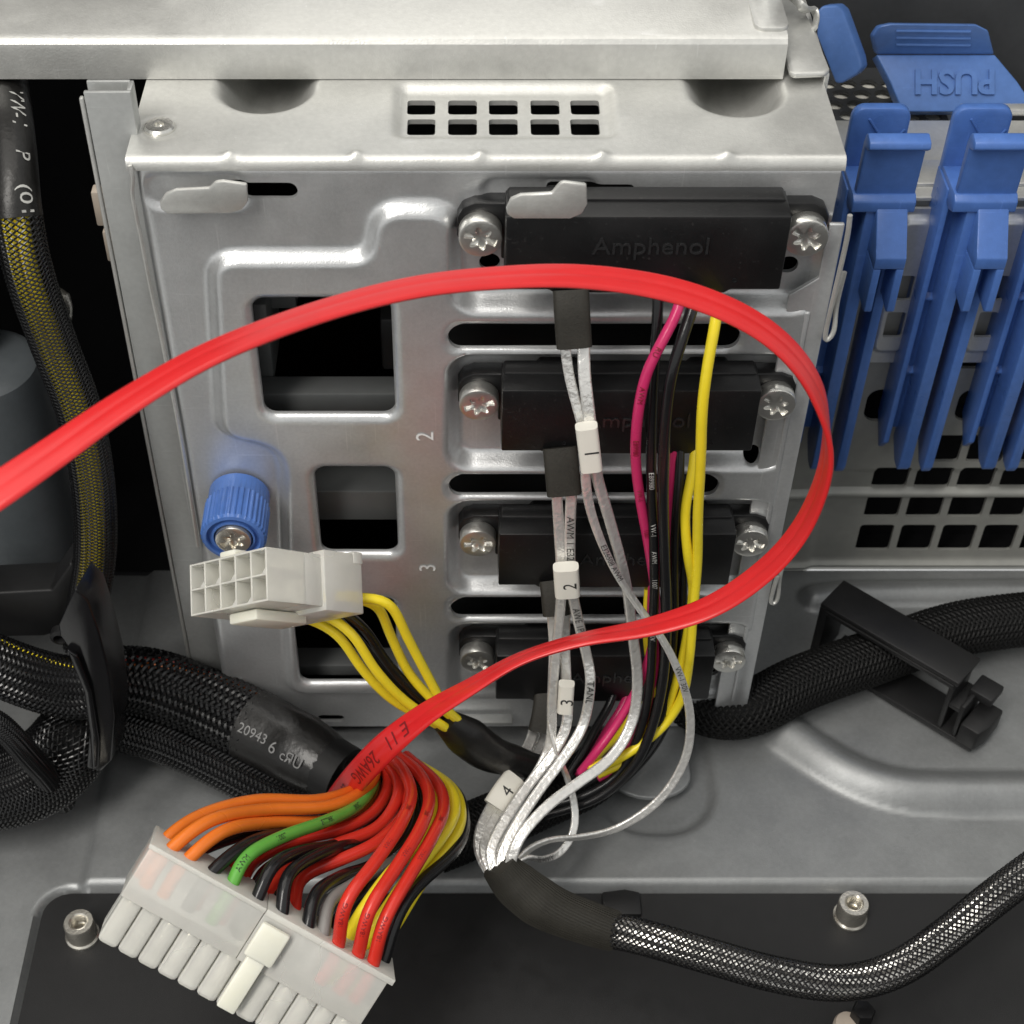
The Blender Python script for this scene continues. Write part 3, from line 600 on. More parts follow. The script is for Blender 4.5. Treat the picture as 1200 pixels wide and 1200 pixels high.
for k in range(2):
    lx = lev_x[k] + lp / 2 + 1.2
    def ch_(u, v, lx=lx):
        d = sd_rr(u, v, lx - 2.6, lx + 1.8, 96, 103, 0.5); d = np.minimum(d, sd_rr(u, v, lx - 2.6, lx + 1.8, 85, 92.5, 0.5))
        return np.minimum(d, -sd_rr(u, v, lx - 6, lx + 5.4, 76, 140, 4.0))
    o = thing("slot_cover", ("dark steel slot cover between the first two blue levers", "dark steel slot cover right of the second blue lever")[k], "slot cover", (lx, 54, 76), "steel slot covers")
    mk("cover_plate", sheet(lx - 6, lx + 5.4, 76, zled - 0.6, 0.6, lambda u, v, lx=lx: 1.5 * ramp(sd_rr(u, v, lx - 4.2, lx + 3.4, 80, 118, 2.5), 1.6) , ch_, map_front(55.0), 0.8), M['zinc'], o, sharp=50)

# ------------------------------------------------------------------ blue latches behind
def slab3(P, off, bev=0.5, seg=3):
    bm = bmesh.new(); vs = [bm.verts.new(p) for p in P]; f = bm.faces.new(vs); e = bmesh.ops.extrude_face_region(bm, geom=[f])
    for v in e['geom']:
        if isinstance(v, bmesh.types.BMVert): v.co += Vector(off)
    bmesh.ops.recalc_face_normals(bm, faces=bm.faces[:])
    ed = [q for q in bm.edges if len(q.link_faces) == 2 and q.calc_face_angle(0) > 0.5]
    bmesh.ops.bevel(bm, geom=ed, offset=bev, segments=seg, profile=0.5, affect='EDGES', clamp_overlap=True); return from_bm(bm)
lt = thing("push_latch", "broad blue push latch with raised upside down lettering", "latch", at(1120, 133, Y=95))
lY = lambda y: 94 + (133 - y) / 105 * 15
lo = [(1058, 131), (1043, 95), (1027, 64), (1166, 64), (1192, 95), (1216, 131)]; up = [(1027, 64), (1022, 42), (1030, 31), (1045, 28), (1145, 29), (1159, 36), (1166, 64)]
mk("latch_plate", slab3([at(x, y, Y=lY(y)) for x, y in lo], (0, 3.5, -3), 0.4), M['blue2'], lt)
mk("latch_lip", slab3([at(x, y, Y=lY(64) - (64 - y) * 0.10) for x, y in up], (0, 3, -1.2), 0.7), M['blue2'], lt)
for y in (37, 45, 53): mk("grip_ridge", tube(np.array([at(1050, y - 1, Y=lY(64) - (64 - y) * 0.10 - .1), at(1137, y, Y=lY(64) - (64 - y) * 0.10 - .1)]), 0.42, 8), M['blue2'], lt)
p0, p1, p2 = at(1118, 95, Y=lY(95)), at(1148, 95, Y=lY(95)), at(1118, 75, Y=lY(75))
ex, ey = -unit(p1 - p0), -unit(p2 - p0)
mk("raised_lettering", text_flat("PUSH", 8.2, p0 + np.cross(ex, ey) * -0.05, ex * 1.0, ey, 0.8, 0.028), M['blue2'], lt, smooth=False)
sh = [(957, 14), (963, 7), (981, 6), (988, 13), (1008, 68), (1010, 80), (1003, 88), (986, 98), (979, 98), (957, 42)]
mk("side_latch", slab3([at(x, y, Y=100 - (y) * 0.06) for x, y in sh], (2.5, 4, -1.5), 0.9), M['blue2'], label="slim blue latch handle just right of the steel cover", cat="latch")

# ------------------------------------------------------------------ standoffs and small things on the black sheet
for x, y, lb in ((996, 1074, "bright threaded standoff alone on the black sheet at right"), (97, 1096, "threaded standoff half hidden by the large white connector")):
    p = at(x, y, Z=-2.5); o = thing("standoff", lb, "standoff", p, "threaded standoffs")
    mk("collar", xf(lathe([(3.9, 0), (3.9, 0.5), (3.5, 0.9), (3.45, 5.4), (3.2, 5.9), (2.2, 5.9), (1.9, 5.6), (1.9, 2.0), (0.01, 2.0)], 40), p, FX, (0, 1, 0), FZ), M['steel'], o)
    R = np.array([p + np.array([1.82 * math.cos(t), 1.82 * math.sin(t), 2.4 + t * 0.085]) for t in np.linspace(0, 12 * math.pi, 140)])
    mk("thread", tube(None, 0.16, 5, path=R), M['steel'], o)
p = at(1008, 1196, Z=0); o = thing("knob_post", "small black knob on a post at the bottom edge", "knob", p - np.array([0, 0, 2.5]))
mk("cap", xf(lathe([(2.6, 0), (2.7, 3), (2.3, 3.8), (1.2, 4.0), (0.01, 4.0)], 6), p + np.array([0, 0, 1.2]), FX, (0, 1, 0), FZ), M['blackp'], o)
mk("post", xf(lathe([(3.0, 0), (3.0, 3.5), (2.6, 4.5)], 24), p + np.array([-3.2, -1.5, -2.5]), FX, (0, 1, 0), FZ), M['tan'], o)
a = at(728, 1062, Z=-2.4)
sb = [(a[0] - 4.5, a[1] - 3), (a[0] + 4.5, a[1] - 3), (a[0] + 4.5, a[1] + 3), (a[0] + 1, a[1] + 3.8), (a[0] - 4.5, a[1] + 3)]
mk("sheet_clip", prism(sb, -2.4, -0.9, 0.6), M['sheet'], label="small black square clip on the black sheet behind the taped cable", cat="clip")

# ------------------------------------------------------------------ black cable clip on the right
A, Bp = at(983, 697, Z=21), at(1133, 784, Z=21); ax = unit(Bp - A); ay = np.array([-ax[1], ax[0], 0]); Ln = np.linalg.norm(Bp - A)
cl = thing("cable_clip", "black nylon cable clip clamping the sleeved cable at right", "cable clip", (A + Bp) / 2 - np.array([0, 0, 21]))
o0 = np.array([A[0], A[1], 0]); L = lambda pt: xf(pt, o0, ax, ay, FZ)
mk("strap", L(box(-2, Ln + 1, -5.5, 5.5, 19.4, 21, 0.5)), M['clip'], cl); mk("strap_edge", L(box(0, Ln, -5.8, -4.8, 18.2, 19.5, 0.3)), M['clip'], cl)
mk("end_wall", L(prism([(-2, -5.4), (0.5, -5.4), (0.5, 5.4), (-2, 5.4)], 1, 19.5, 0.4)), M['clip'], cl)
mk("base", L(box(2, Ln + 9, -5.6, 5.6, 0.6, 2.4, 0.4)), M['clip'], cl)
mk("catch", L(join(box(Ln - 1.2, Ln + 0.2, -5.2, 4.5, 2.2, 19.5, 0.3), box(Ln + 3.0, Ln + 4.2, -5.2, 4.5, 2.2, 14, 0.3), box(Ln + 0.1, Ln + 3.1, -5.0, 4.3, 11, 12.4, 0.2))), M['clip'], cl)
mk("release_tab", L(prism([(Ln + 4.6, -6), (Ln + 9.6, -6), (Ln + 10.6, -2), (Ln + 10.6, 5), (Ln + 4.6, 5)], 2.2, 9, 0.6)), M['clip'], cl)
mk("latch_block", L(box(Ln + 2.2, Ln + 8.4, 0, 6.5, 12.5, 15.2, 0.5)), M['clip'], cl)

# ------------------------------------------------------------------ black cable clamp on the left
cm = thing("cable_clamp", "glossy black cable clamp with a bent arm at the left edge", "cable clamp", at(60, 745, Y=-8))
mk("bar", slab3([at(x, y, Y=-6) for x, y in ((-25, 696), (60, 692), (82, 660), (92, 668), (86, 705), (66, 742), (52, 746), (-25, 748))], (0, 10, -1), 0.7), M['clip'], cm)
arm = [(88, 690), (103, 704), (116, 742), (128, 790), (134, 840), (130, 892), (118, 904), (101, 900), (104, 860), (99, 810), (88, 770), (70, 745), (68, 732)]
mk("arm", slab3([at(x, y, Y=-33) for x, y in arm], (1.5, 9, -1.5), 0.45), M['gloss'], cm)
mk("pivot", xf(lathe([(2.2, 0), (2.2, 2), (1.4, 2.4), (1.2, 0.8), (0.01, 0.8)], 20), at(72, 740, Y=-13), FX, FZ, (0, -1, 0)), M['clip'], cm)
mk("inner_arm", slab3([at(x, y, Y=-34.5) for x, y in ((78, 762), (92, 770), (108, 812), (117, 870), (116, 900), (108, 903), (105, 860), (98, 812))], (-1, 5, -1), 0.7), M['gloss'], cm)
# round steel button in the recess
p = at(67, 362, Y=40); mk("steel_button", xf(lathe([(4.6, 0), (4.6, 1), (3.5, 2.6), (1.5, 3.2), (0.01, 3.3)], 28), p, (0, 0, 1), (0, 1, 0), (1, 0, 0)), M['steel'], label="round steel button deep in the black recess at left", cat="button")

# ================================================================== cables
def cable_text(parent, R, r, s, size, s0, m, flip=1, shift=0.0):
    return mk("printed_text", text_on_path(s, size, R, s0, r, flip, shift), m, parent, smooth=False)

# ------------------------------------------------------------------ flat red data cable
RC = [(-30, 592, -96), (0, 573, -94), (60, 532, -88), (150, 470, -78), (250, 413, -68), (370, 367, -56), (480, 338, -48), (580, 326, -42), (680, 324, -38), (780, 338, -36), (860, 366, -36), (915, 402, -37), (952, 448, -38), (969, 500, -39), (966, 556, -40), (940, 618, -40), (898, 667, -41), (835, 710, -42), (760, 735, -43), (680, 750, -44), (610, 772, -45), (550, 806, -47), (500, 836, -48), (455, 872, -49), (420, 908, -46), (396, 938, -36), (380, 965, -28)]
WD = [50, 48, 44, 35, 30, 27, 27, 28, 30, 32, 33, 30, 24, 16, 19, 27, 31, 31, 24, 14, 13, 20, 30, 38, 40, 38, 36]
R, ss = smooth_path(pts(RC), 1.2); T, N, B = facing(R)
P0 = pts(RC); sp = np.r_[0, np.cumsum(np.linalg.norm(np.diff(P0, axis=0), axis=1))]; sp *= ss[-1] / sp[-1]
wpx = np.interp(ss, sp, WD) * 0.88; dep = (R - CAM) @ FWD; full = 6.0
tw = np.arccos(np.clip(wpx * dep / FPX / full, 0.12, 0.995)); sg = np.interp(ss, [0, sp[10], sp[13], ss[-1]], [-1, -1, 1, 1])
tw = np.where(ss < sp[13], -tw, tw - math.pi)
for _ in range(40): tw[1:-1] = 0.25 * tw[:-2] + 0.5 * tw[1:-1] + 0.25 * tw[2:]
W = B * np.cos(tw)[:, None] - N * np.sin(tw)[:, None]; Nn = np.cross(W, T)
prof = []
for s_ in (1, -1):
    for a in np.linspace(-1, 1, 18):
        a2 = a * s_; e = max(0.0, 1 - abs(a) ** 6) ** 0.5; t = 0.60 * e * (1 - 0.20 * math.exp(-(a / 0.10) ** 2) - 0.10 * math.exp(-((abs(a) - 0.62) / 0.09) ** 2))
        if abs(a) < 0.999 or True: prof.append((a2 * full / 2, s_ * max(t, 0.03)))
sat = mk("sata_cable", section(R, W, Nn, prof), M['sata'], sharp=60, label="flat red ribbon cable looping in front of the cage", cat="data cable")
Wt, Nt = W, Nn
flipn = np.sign(np.sum(Nn * (CAM - R), 1)[-60:].mean())
for s_, px_, sz in (("AWM", 20, 4.4), ("20", 30, 4.4), ("26AWG", 47, 4.2), ("D", 12, 4.2), ("E 11", 62, 4.2)):
    mk("printed_text", text_on_path(s_, sz, R, ss[-1] - px_ - 8, (0.68 * flipn,), 1, 0.0, (T, Nn, W)), M['inkred'], sat, smooth=False)

# ------------------------------------------------------------------ 24 pin power plug with its wires
PD = 292.0
cA = np.array([0.85, 0.525, 0.15]); cB = np.array([-0.55, 0.83, 0.05])
tow = lambda c: unit(RGT * c[0] - UPV * c[1] + FWD * c[2])
eA = tow(cA); eB = tow(cB); eB = unit(eB - eA * (eA @ eB)); eN = np.cross(eB, eA)
if eN @ FWD > 0: eN = -eN
pc = at(181, 992, D=PD - 3)                                  # upper left corner of the collar, viewer side
plug = thing("power_plug", "large translucent white 24 pin plug with a fan of coloured wires", "power plug", at(250, 1090, D=PD + 8))
PL = lambda pt: xf(pt, pc, eA, eB, eN)
CP = 4.2; LEN = 12 * CP
col_ = mk("collar", PL(join(box(-0.6, LEN * 0.475, 0, 11.2, -10.4, 0, 0.35), box(LEN * 0.475 + 0.05, LEN + 0.6, 0, 11.2, -10.4, -0.25, 0.35))), M['nylon'], plug)
mk("collar_rim", PL(join(box(-0.9, LEN * 0.475, -0.2, 0.8, -10.6, 0.25, 0.2), box(LEN * 0.475 + .1, LEN + 1.6, -0.2, 1.1, -10.6, 0.05, 0.2))), M['nylon'], col_)
for r_ in (0, 1):
    for k in range(12):
        ch = 0.9; x0, x1 = k * CP + 0.12, (k + 1) * CP - 0.12; n0 = -0.9 - r_ * 4.6
        lo = lambda e, h: np.array([(p_[0], h, p_[1]) for p_ in rrect(x0 + e, x1 - e, n0 - 4.2 + e, n0 - e, 0.45, 3)])
        lq = lambda e, h: np.array([(p_[0], h, p_[1]) for p_ in rrect(x0 + e, x1 - e, n0 - 4.2 + e, n0 - e, 0.25, 3)])
        mk("pin_cell", PL(loft([lo(0, 11.1), lo(0, 20.0), lo(0.12, 20.5), lo(0.5, 20.9), lq(0.95, 20.8), lq(0.95, 12.2)])), M['nylon'], plug)
        if r_ == 0 and k not in (1, 7): mk("terminal", PL(box(x0 + 1.45, x1 - 1.45, 11.6, 19.2, n0 - 2.6, n0 - 1.1, 0.25)), M['steel'], plug)
mk("latch", PL(join(box(5.8 * CP, 7.2 * CP, 1.8, 9.0, 0.4, 1.8, 0.5), box(6.0 * CP, 6.9 * CP, 8.8, 20.0, 0.3, 1.7, 0.4), box(6.0 * CP, 7.0 * CP, 4.5, 8.0, -0.5, 0.8, 0.3))), M['nylon2'], plug)
WIRES = [  # colour, row (0 = viewer side), pin column, photo polyline from the plug to the sleeve with distance along the view axis
 ('orange', 1, 0.3, [(232, 957, 305), (300, 938, 318), (372, 938, 330), (418, 924, 342), (437, 905, 352), (424, 892, 362)]),
 ('orange', 0, 0.6, [(245, 962, 300), (310, 949, 315), (385, 945, 328), (428, 925, 340), (440, 902, 350), (428, 890, 360)]),
 ('orange', 0, 1.5, [(262, 974, 301), (318, 964, 316), (385, 962, 330), (425, 945, 342), (440, 915, 352), (430, 892, 362)]),
 ('black', 1, 1.6, [(262, 985, 309), (310, 972, 320), (370, 965, 334), (420, 950, 345), (440, 915, 355), (430, 895, 365)]),
 ('black', 0, 2.7, [(285, 992, 302), (330, 976, 318), (380, 968, 333), (425, 945, 346), (442, 912, 356), (432, 892, 366)]),
 ('red', 1, 3.0, [(285, 1010, 311), (322, 985, 321), (370, 972, 335), (420, 958, 347), (446, 920, 356), (434, 894, 366)]),
 ('green', 0, 3.9, [(287, 1006, 299), (330, 981, 309), (380, 963, 322), (418, 945, 334), (438, 918, 346), (432, 898, 358)]),
 ('red', 1, 4.3, [(300, 1008, 315), (345, 985, 323), (400, 972, 330), (440, 950, 338), (456, 915, 348), (440, 890, 360)]),
 ('black', 1, 5.0, [(312, 1020, 312), (350, 1000, 321), (400, 993, 335), (440, 968, 348), (458, 925, 358), (442, 894, 368)]),
 ('black', 0, 5.2, [(318, 1016, 298), (352, 998, 309), (395, 990, 325), (438, 970, 345), (462, 930, 356), (446, 892, 366)]),
 ('black', 1, 6.0, [(330, 1030, 312), (362, 1012, 321), (410, 1000, 335), (448, 975, 347), (464, 930, 358), (446, 894, 368)]),
 ('black', 0, 6.6, [(334, 1032, 298), (360, 1008, 307), (402, 992, 320), (440, 985, 340), (468, 945, 352), (450, 895, 365)]),
 ('red', 1, 5.6, [(340, 1012, 316), (392, 990, 324), (445, 968, 331), (468, 925, 340), (452, 892, 354), (440, 885, 362)]),
 ('red', 1, 7.2, [(352, 1030, 311), (398, 1008, 316), (445, 985, 322), (478, 945, 335), (468, 905, 348), (446, 882, 360)]),
 ('black', 0, 7.9, [(368, 1050, 301), (398, 1028, 312), (440, 1012, 326), (480, 975, 340), (482, 930, 352), (455, 892, 364)]),
 ('grey', 0, 8.7, [(385, 1058, 304), (415, 1036, 314), (450, 1012, 328), (482, 975, 342), (482, 925, 355), (456, 890, 366)]),
 ('black', 1, 9.1, [(400, 1070, 311), (430, 1040, 320), (460, 1010, 332), (490, 970, 344), (490, 925, 356), (460, 888, 366)]),
 ('red', 0, 9.5, [(405, 1058, 293), (440, 1010, 301), (470, 965, 313), (482, 930, 327), (470, 900, 341), (445, 880, 356)]),
 ('yellow', 1, 9.9, [(418, 1078, 309), (450, 1032, 315), (490, 985, 326), (507, 945, 338), (495, 910, 350), (462, 884, 362)]),
 ('red', 0, 10.5, [(432, 1068, 294), (462, 1020, 302), (492, 972, 314), (503, 935, 328), (490, 905, 342), (458, 880, 356)]),
 ('yellow', 1, 10.6, [(442, 1082, 308), (478, 1030, 312), (518, 980, 324), (533, 948, 336), (522, 918, 348), (478, 890, 362)]),
 ('red', 0, 11.3, [(450, 1080, 296), (478, 1030, 303), (506, 982, 315), (520, 948, 328), (512, 918, 342), (476, 886, 358)]),
 ('yellow', 1, 11.2, [(462, 1085, 308), (492, 1036, 315), (526, 992, 328), (540, 956, 340), (528, 922, 352), (482, 892, 366)]),
 ('black', 1, 11.9, [(462, 1082, 305), (486, 1042, 312), (530, 1000, 326), (544, 968, 340), (534, 928, 354), (486, 895, 368)]),
]
WR = 1.32
for c, r_, k, pl in WIRES:
    e0 = pc + eA * ((k + 0.05) * CP) + eB * 8 + eN * (-2.8 - r_ * 4.2); e1 = e0 - eB * 6.5
    P = np.vstack([e0, e1, pts(pl, 'D')]); Rw, sw = smooth_path(P, 1.4)
    mk(c + "_wire", tube(None, WR, 12, path=Rw), M[c], plug)
    if c == 'green':
        for s_, s0 in (("AWM", 12), ("1007", 24), ("E77981", 40), ("80C", 52)): cable_text(plug, Rw, WR, s_, 1.6, s0, M['ink'])
    if c == 'red' and r_ == 0:
        for s_, s0 in (("18AWG", 16), ("VW-1", 34), ("80C", 48)): cable_text(plug, Rw, WR, s_, 1.3, s0, M['inkred'])
# sleeve that the plug's wires come out of
SLV = pts([(108, 800, 18), (170, 800, 18), (235, 822, 17), (300, 852, 17), (352, 880, 17), (405, 912, 17)], 'Z')
Rs, sl = smooth_path(SLV, 1.2); k0 = int(len(Rs) * 0.60)
mk("sleeve_core", tube(None, 7.6, 20, path=Rs), M['core'], plug)
for j, (cc, da) in enumerate((('red', 0.5), ('orange', 0.2), ('yellow', 2.6))):
    T_, N_, B_ = transport(Rs[:k0 + 2]); a = da + np.linspace(0, 1.2, k0 + 2); Fn = facing(Rs[:k0 + 2])
    mk("inner_wire", tube(None, 1.1, 8, path=Rs[:k0 + 2] + 7.0 * (np.cos(a)[:, None] * Fn[1] - np.sin(a)[:, None] * Fn[2])), M[cc], plug)
mk("braided_sleeve", braid(Rs[:k0 + 3], 8.4, 20, 34, 1.0, 0.28), M['braid'], plug, kind="stuff")
hr = Rs[k0:]; hst = mk("heat_shrink", tube(None, [8.9, 8.8, 8.6, 8.9, 8.4, 7.4, 6.4], 26, path=hr), M['shrink'], plug)
for s_, s0, sz, sh_ in (("20943", 5.5, 3.4, -1.8), ("6", 11.8, 4.2, -2.6), ("cЯU", 17.5, 3.6, -3.0)):
    cable_text(hst, hr, 8.95, s_, sz, s0, M['inkgrey'], 1, sh_)

# ------------------------------------------------------------------ small ten pin plug held in front of the cage
SD = 300.0
D_ = unit(np.array([0.64, 0.12, 0.76])); C_ = np.array([0.80, -0.17, -0.57]); C_ = unit(C_ - D_ * (D_ @ C_)); Rr = np.cross(D_, C_)
if Rr[1] < 0: Rr = -Rr
tv = lambda c: RGT * c[0] - UPV * c[1] + FWD * c[2]
eD, eC, eR = tv(D_), tv(C_), tv(Rr)
sc = at(222, 662, D=SD + 9)
sp_ = thing("small_plug", "small white ten cell plug with yellow wires below the thumbscrew", "power plug", at(330, 745, D=SD))
SPX = lambda pt: xf(pt, sc, eC, eR, eD)
n5, cw, hh = 5, 4.35, 10.2; wd = n5 * cw
def grid_face():
    parts = []
    t = 0.42
    for k in range(n5 + 1): parts.append(box(k * cw - t / 2 * (1 if 0 < k < n5 else 0) - (t if k == n5 else 0), k * cw + t / 2 * (1 if 0 < k < n5 else 0) + (t if k == 0 else 0), 0, hh, 0, 10, 0.08, 1))
    for z0 in (0, hh / 2 - t / 2, hh - t): parts.append(box(0.01, wd - 0.01, z0 + 0.01, z0 + t, 0.02, 10, 0.08, 1))
    return join(*parts)
mk("cell_walls", SPX(grid_face()), M['nylon'], sp_)
mk("cell_floor", SPX(box(0.1, wd - 0.1, 0.1, hh - 0.1, 8.8, 9.6, 0)), M['nylon2'], sp_)
for k, r_ in ((0, 0), (1, 0), (2, 1), (3, 1), (4, 0), (2, 0)):
    y1 = (r_ + 1) * hh / 2 - 0.2; x = (k + 1) * cw - 0.2
    V, F = prism([(x, y1), (x - 1.2, y1), (x, y1 - 1.2)], 0.05, 9, 0); mk("cell_chamfer", SPX((V, F)), M['nylon'], sp_)
mk("housing", SPX(box(0, wd, 0, hh, 9.9, 15.0, 0.25)), M['nylon'], sp_)
mk("collar", SPX(join(box(-0.8, wd + 0.9, -0.9, hh + 0.9, 14.4, 25.0, 0.35), box(-1.0, wd + 1.1, -1.3, 1.2, 22.6, 25.2, 0.3))), M['nylon'], sp_)
mk("latch", SPX(join(box(1.6 * cw, 3.4 * cw, hh + 0.2, hh + 2.4, 3.5, 17, 0.5), box(1.9 * cw, 2.9 * cw, -1.2, 0.05, 0.4, 4, 0.4))), M['nylon2'], sp_)
YW = [('yellow', (4.3, 0.75), [(455, 706, 318), (478, 748, 326), (500, 790, 334), (524, 832, 342), (545, 850, 348)]),
      ('yellow', (3.4, 0.7), [(440, 708, 322), (458, 745, 330), (480, 790, 338), (515, 828, 344), (545, 852, 350)]),
      ('yellow', (2.2, 0.95), [(412, 742, 322), (440, 785, 328), (475, 822, 336), (518, 850, 344), (548, 868, 352)]),
      ('yellow', (1.2, 0.98), [(396, 744, 326), (425, 785, 331), (460, 820, 338), (505, 845, 346), (540, 866, 354)]),
      ('black', (3.2, 0.9), [(428, 738, 330), (455, 778, 336), (490, 815, 342), (525, 842, 348), (550, 860, 354)]),
      ('black', (2.4, 0.9), [(418, 748, 334), (448, 785, 340), (485, 822, 346), (522, 850, 352), (550, 866, 358)])]
for c, (k, r_), pl in YW:
    e0 = sc + eC * (k * cw) + eR * (r_ * hh - 0.5) + eD * 23.0; P = np.vstack([e0, e0 + eD * 4.0, pts(pl, 'D')])
    mk(c + "_wire", tube(P, 1.05, 12), M[c], sp_)
Rh, _ = smooth_path(pts([(522, 845, 346), (545, 862, 350), (575, 884, 356), (606, 892, 362), (640, 905, 368)], 'D'), 1.2)
mk("heat_shrink", tube(None, [3.2, 5.0, 4.9, 4.4, 3.6, 3.9], 20, path=Rh, flat=0.8), M['shrink'], sp_)

# ------------------------------------------------------------------ connector harness
hn = thing("drive_cable_harness", "harness of silver flat cables and coloured wires running down from the connectors", "cable harness", at(690, 920, Y=-25))
def ribbon(path, wid=3.4, th=1.5, tw=0.0, name="silver_cable", m='foil', step=1.2):
    Rr_, s_ = smooth_path(path, step); T_, N_, B_ = facing(Rr_)
    t_ = np.interp(np.linspace(0, 1, len(Rr_)), np.linspace(0, 1, len(tw)), tw) if np.ndim(tw) else np.full(len(Rr_), tw)
    W_ = B_ * np.cos(t_)[:, None] + N_ * np.sin(t_)[:, None]; Q = np.cross(W_, T_)
    wid *= 0.86
    pf = [(wid / 2 * math.copysign(abs(math.cos(a)) ** 0.6, math.cos(a)), th / 2 * math.copysign(abs(math.sin(a)) ** 0.7, math.sin(a)) * (1 - 0.28 * math.exp(-(math.cos(a) / 0.22) ** 2))) for a in np.linspace(0, 2 * math.pi, 20, endpoint=False)]
    o = mk(name, section(Rr_, W_, Q, pf), M[m], hn, sharp=70); o["k"] = 0; del o["k"]
    return Rr_, s_, (T_, N_, B_), o
RB = {}
RB['1a'] = ribbon(pts([(662, 402, -14), (667, 440, -16), (680, 490, -19), (688, 522, -21), (686, 560, -22), (694, 605, -22), (716, 660, -23), (746, 708, -24), (778, 752, -26), (800, 800, -28), (809, 845, -30), (802, 892, -33), (772, 938, -37), (725, 970, -40), (680, 981, -43), (645, 984, -46), (616, 998, -50), (600, 1022, -54)]), 2.3, 1.0, [0, 0, 0.2, 0.6, 0.9, 0.9, 0.9, 0.7, 0.3, 0.2, 0.4, 1.0, 1.2, 0.8])
RB['1b'] = ribbon(pts([(684, 402, -14), (685, 440, -17), (691, 490, -20), (694, 522, -20), (700, 560, -20), (716, 615, -20), (733, 680, -20), (741, 740, -20), (747, 800, -22), (740, 848, -26), (716, 888, -32), (674, 920, -39), (640, 946, -45), (607, 985, -52), (594, 1030, -57)]), 2.8, 1.3, [0, 0.1, 0.5, 0.6, 0.7, 0.5, 0.2, 0.1, 0, 0, 0])
RB['2a'] = ribbon(pts([(652, 572, -14), (655, 620, -16), (658, 680, -18), (656, 720, -18), (651, 770, -20), (647, 820, -24), (646, 862, -27), (637, 892, -30), (610, 936, -38), (586, 978, -47), (578, 1008, -53), (588, 1035, -58)]), 2.6, 1.3)
RB['2b'] = ribbon(pts([(670, 572, -14), (668, 620, -16), (669, 680, -18), (677, 725, -18), (688, 770, -19), (692, 800, -22), (684, 848, -26), (662, 886, -32), (632, 926, -39), (601, 974, -48), (586, 1010, -54), (591, 1036, -58)]), 2.7, 1.3)
RB['3a'] = ribbon(pts([(645, 715, -14), (648, 760, -17), (646, 810, -22), (645, 850, -26), (654, 885, -30), (667, 918, -33), (674, 950, -37), (671, 978, -42), (656, 1000, -46), (636, 1007, -49), (615, 1005, -52), (600, 1022, -54)]), 2.1, 0.9, [0, 0.1, 0.3, 0.9, 1.1, 0.8, 0.3, 0.4, 1.1, 1.2])
RB['3b'] = ribbon(pts([(662, 715, -14), (662, 760, -17), (664, 812, -22), (664, 850, -26), (647, 885, -30), (618, 922, -36), (590, 965, -45), (574, 1000, -52), (584, 1032, -57)]), 2.8, 1.3)
RB['4a'] = ribbon(pts([(628, 842, -12), (622, 868, -18), (603, 900, -26), (580, 937, -36), (562, 975, -45), (563, 1003, -51), (580, 1032, -57)]), 2.8, 1.4)
RB['4b'] = ribbon(pts([(640, 850, -12), (632, 876, -18), (611, 908, -27), (590, 942, -37), (569, 980, -46), (568, 1006, -52), (584, 1034, -57)]), 2.6, 1.3)
for key, s_, s0, fl in (('2b', "AWM 1 E3265", 13, 1), ('2b', "AWE 1PV", 36, 1), ('2b', "TANL", 56, 1), ('1a', "E326508 AWM", 52, 1), ('1a', "VW-1 30V", 88, 1), ('3a', "AWM 30", 66, 1)):
    Rr_, s1, ax_, o_ = RB[key]
    mk("printed_text", text_on_path(s_, 2.2 if key == '2b' else 1.7, Rr_, s0 if s0 > 4 else 5, (0.9,), fl, 0.0, ax_), M['ink'], hn, smooth=False)
# black tape at the connector ends, number sleeves
def flat_tube(path, w_, t_, name, m, step=1.0, tw=0.0):
    Rr_, s_ = smooth_path(path, step); T_, N_, B_ = facing(Rr_); W_ = B_ * math.cos(tw) + N_ * math.sin(tw); Q = np.cross(W_, T_)
    pf = [(w_ / 2 * math.copysign(abs(math.cos(a)) ** 0.45, math.cos(a)), t_ / 2 * math.copysign(abs(math.sin(a)) ** 0.6, math.sin(a))) for a in np.linspace(0, 2 * math.pi, 28, endpoint=False)]
    return Rr_, mk(name, section(Rr_, W_, Q, pf), M[m], hn, sharp=70), (T_, Q, W_)
flat_tube(pts([(669, 340, -11), (670, 362, -13), (673, 406, -15.5)]), 6.6, 3.0, "tape_wrap", 'tape')
flat_tube(pts([(656, 524, -11), (658, 545, -13), (661, 579, -15.5)]), 6.9, 3.0, "tape_wrap", 'tape')
flat_tube(pts([(648, 680, -11), (650, 695, -13), (652, 720, -15.5)]), 6.0, 3.0, "tape_wrap", 'tape')
flat_tube(pts([(641, 812, -10), (640, 830, -13), (634, 858, -17)]), 6.2, 3.0, "tape_wrap", 'tape')
for s_, P, w_, tw_ in (("1", [(687, 499, -22), (690, 523, -22.5), (693, 549, -23)], 4.2, 0.15), ("2", [(663, 664, -20), (664, 680, -20), (665, 696, -20)], 5.3, 0.0), ("3", [(664, 801, -24.5), (663, 817, -25.5), (662, 833, -26.5)], 3.5, 0.0), ("4", [(602, 912, -32), (590, 928, -36), (579, 945, -39)], 5.2, 0.1)):
    Rl, o_, axs = flat_tube(pts(P), w_, 3.0, "number_sleeve", 'paper', 0.6)
    c_ = Rl[len(Rl) // 2]; Tn, Nn_, Wn = tangents(Rl)[len(Rl) // 2], unit(CAM - c_), None
    Nn_ = unit(Nn_ - Tn * (Nn_ @ Tn)); Wn = np.cross(Tn, Nn_)
    sx = Wn if Wn[0] > 0 else -Wn
    mk("sleeve_number", text_flat(s_, 4.0, c_ + Nn_ * 1.55 + sx * (w_ * 0.14), -Tn, -sx), M['ink'], o_, smooth=False)
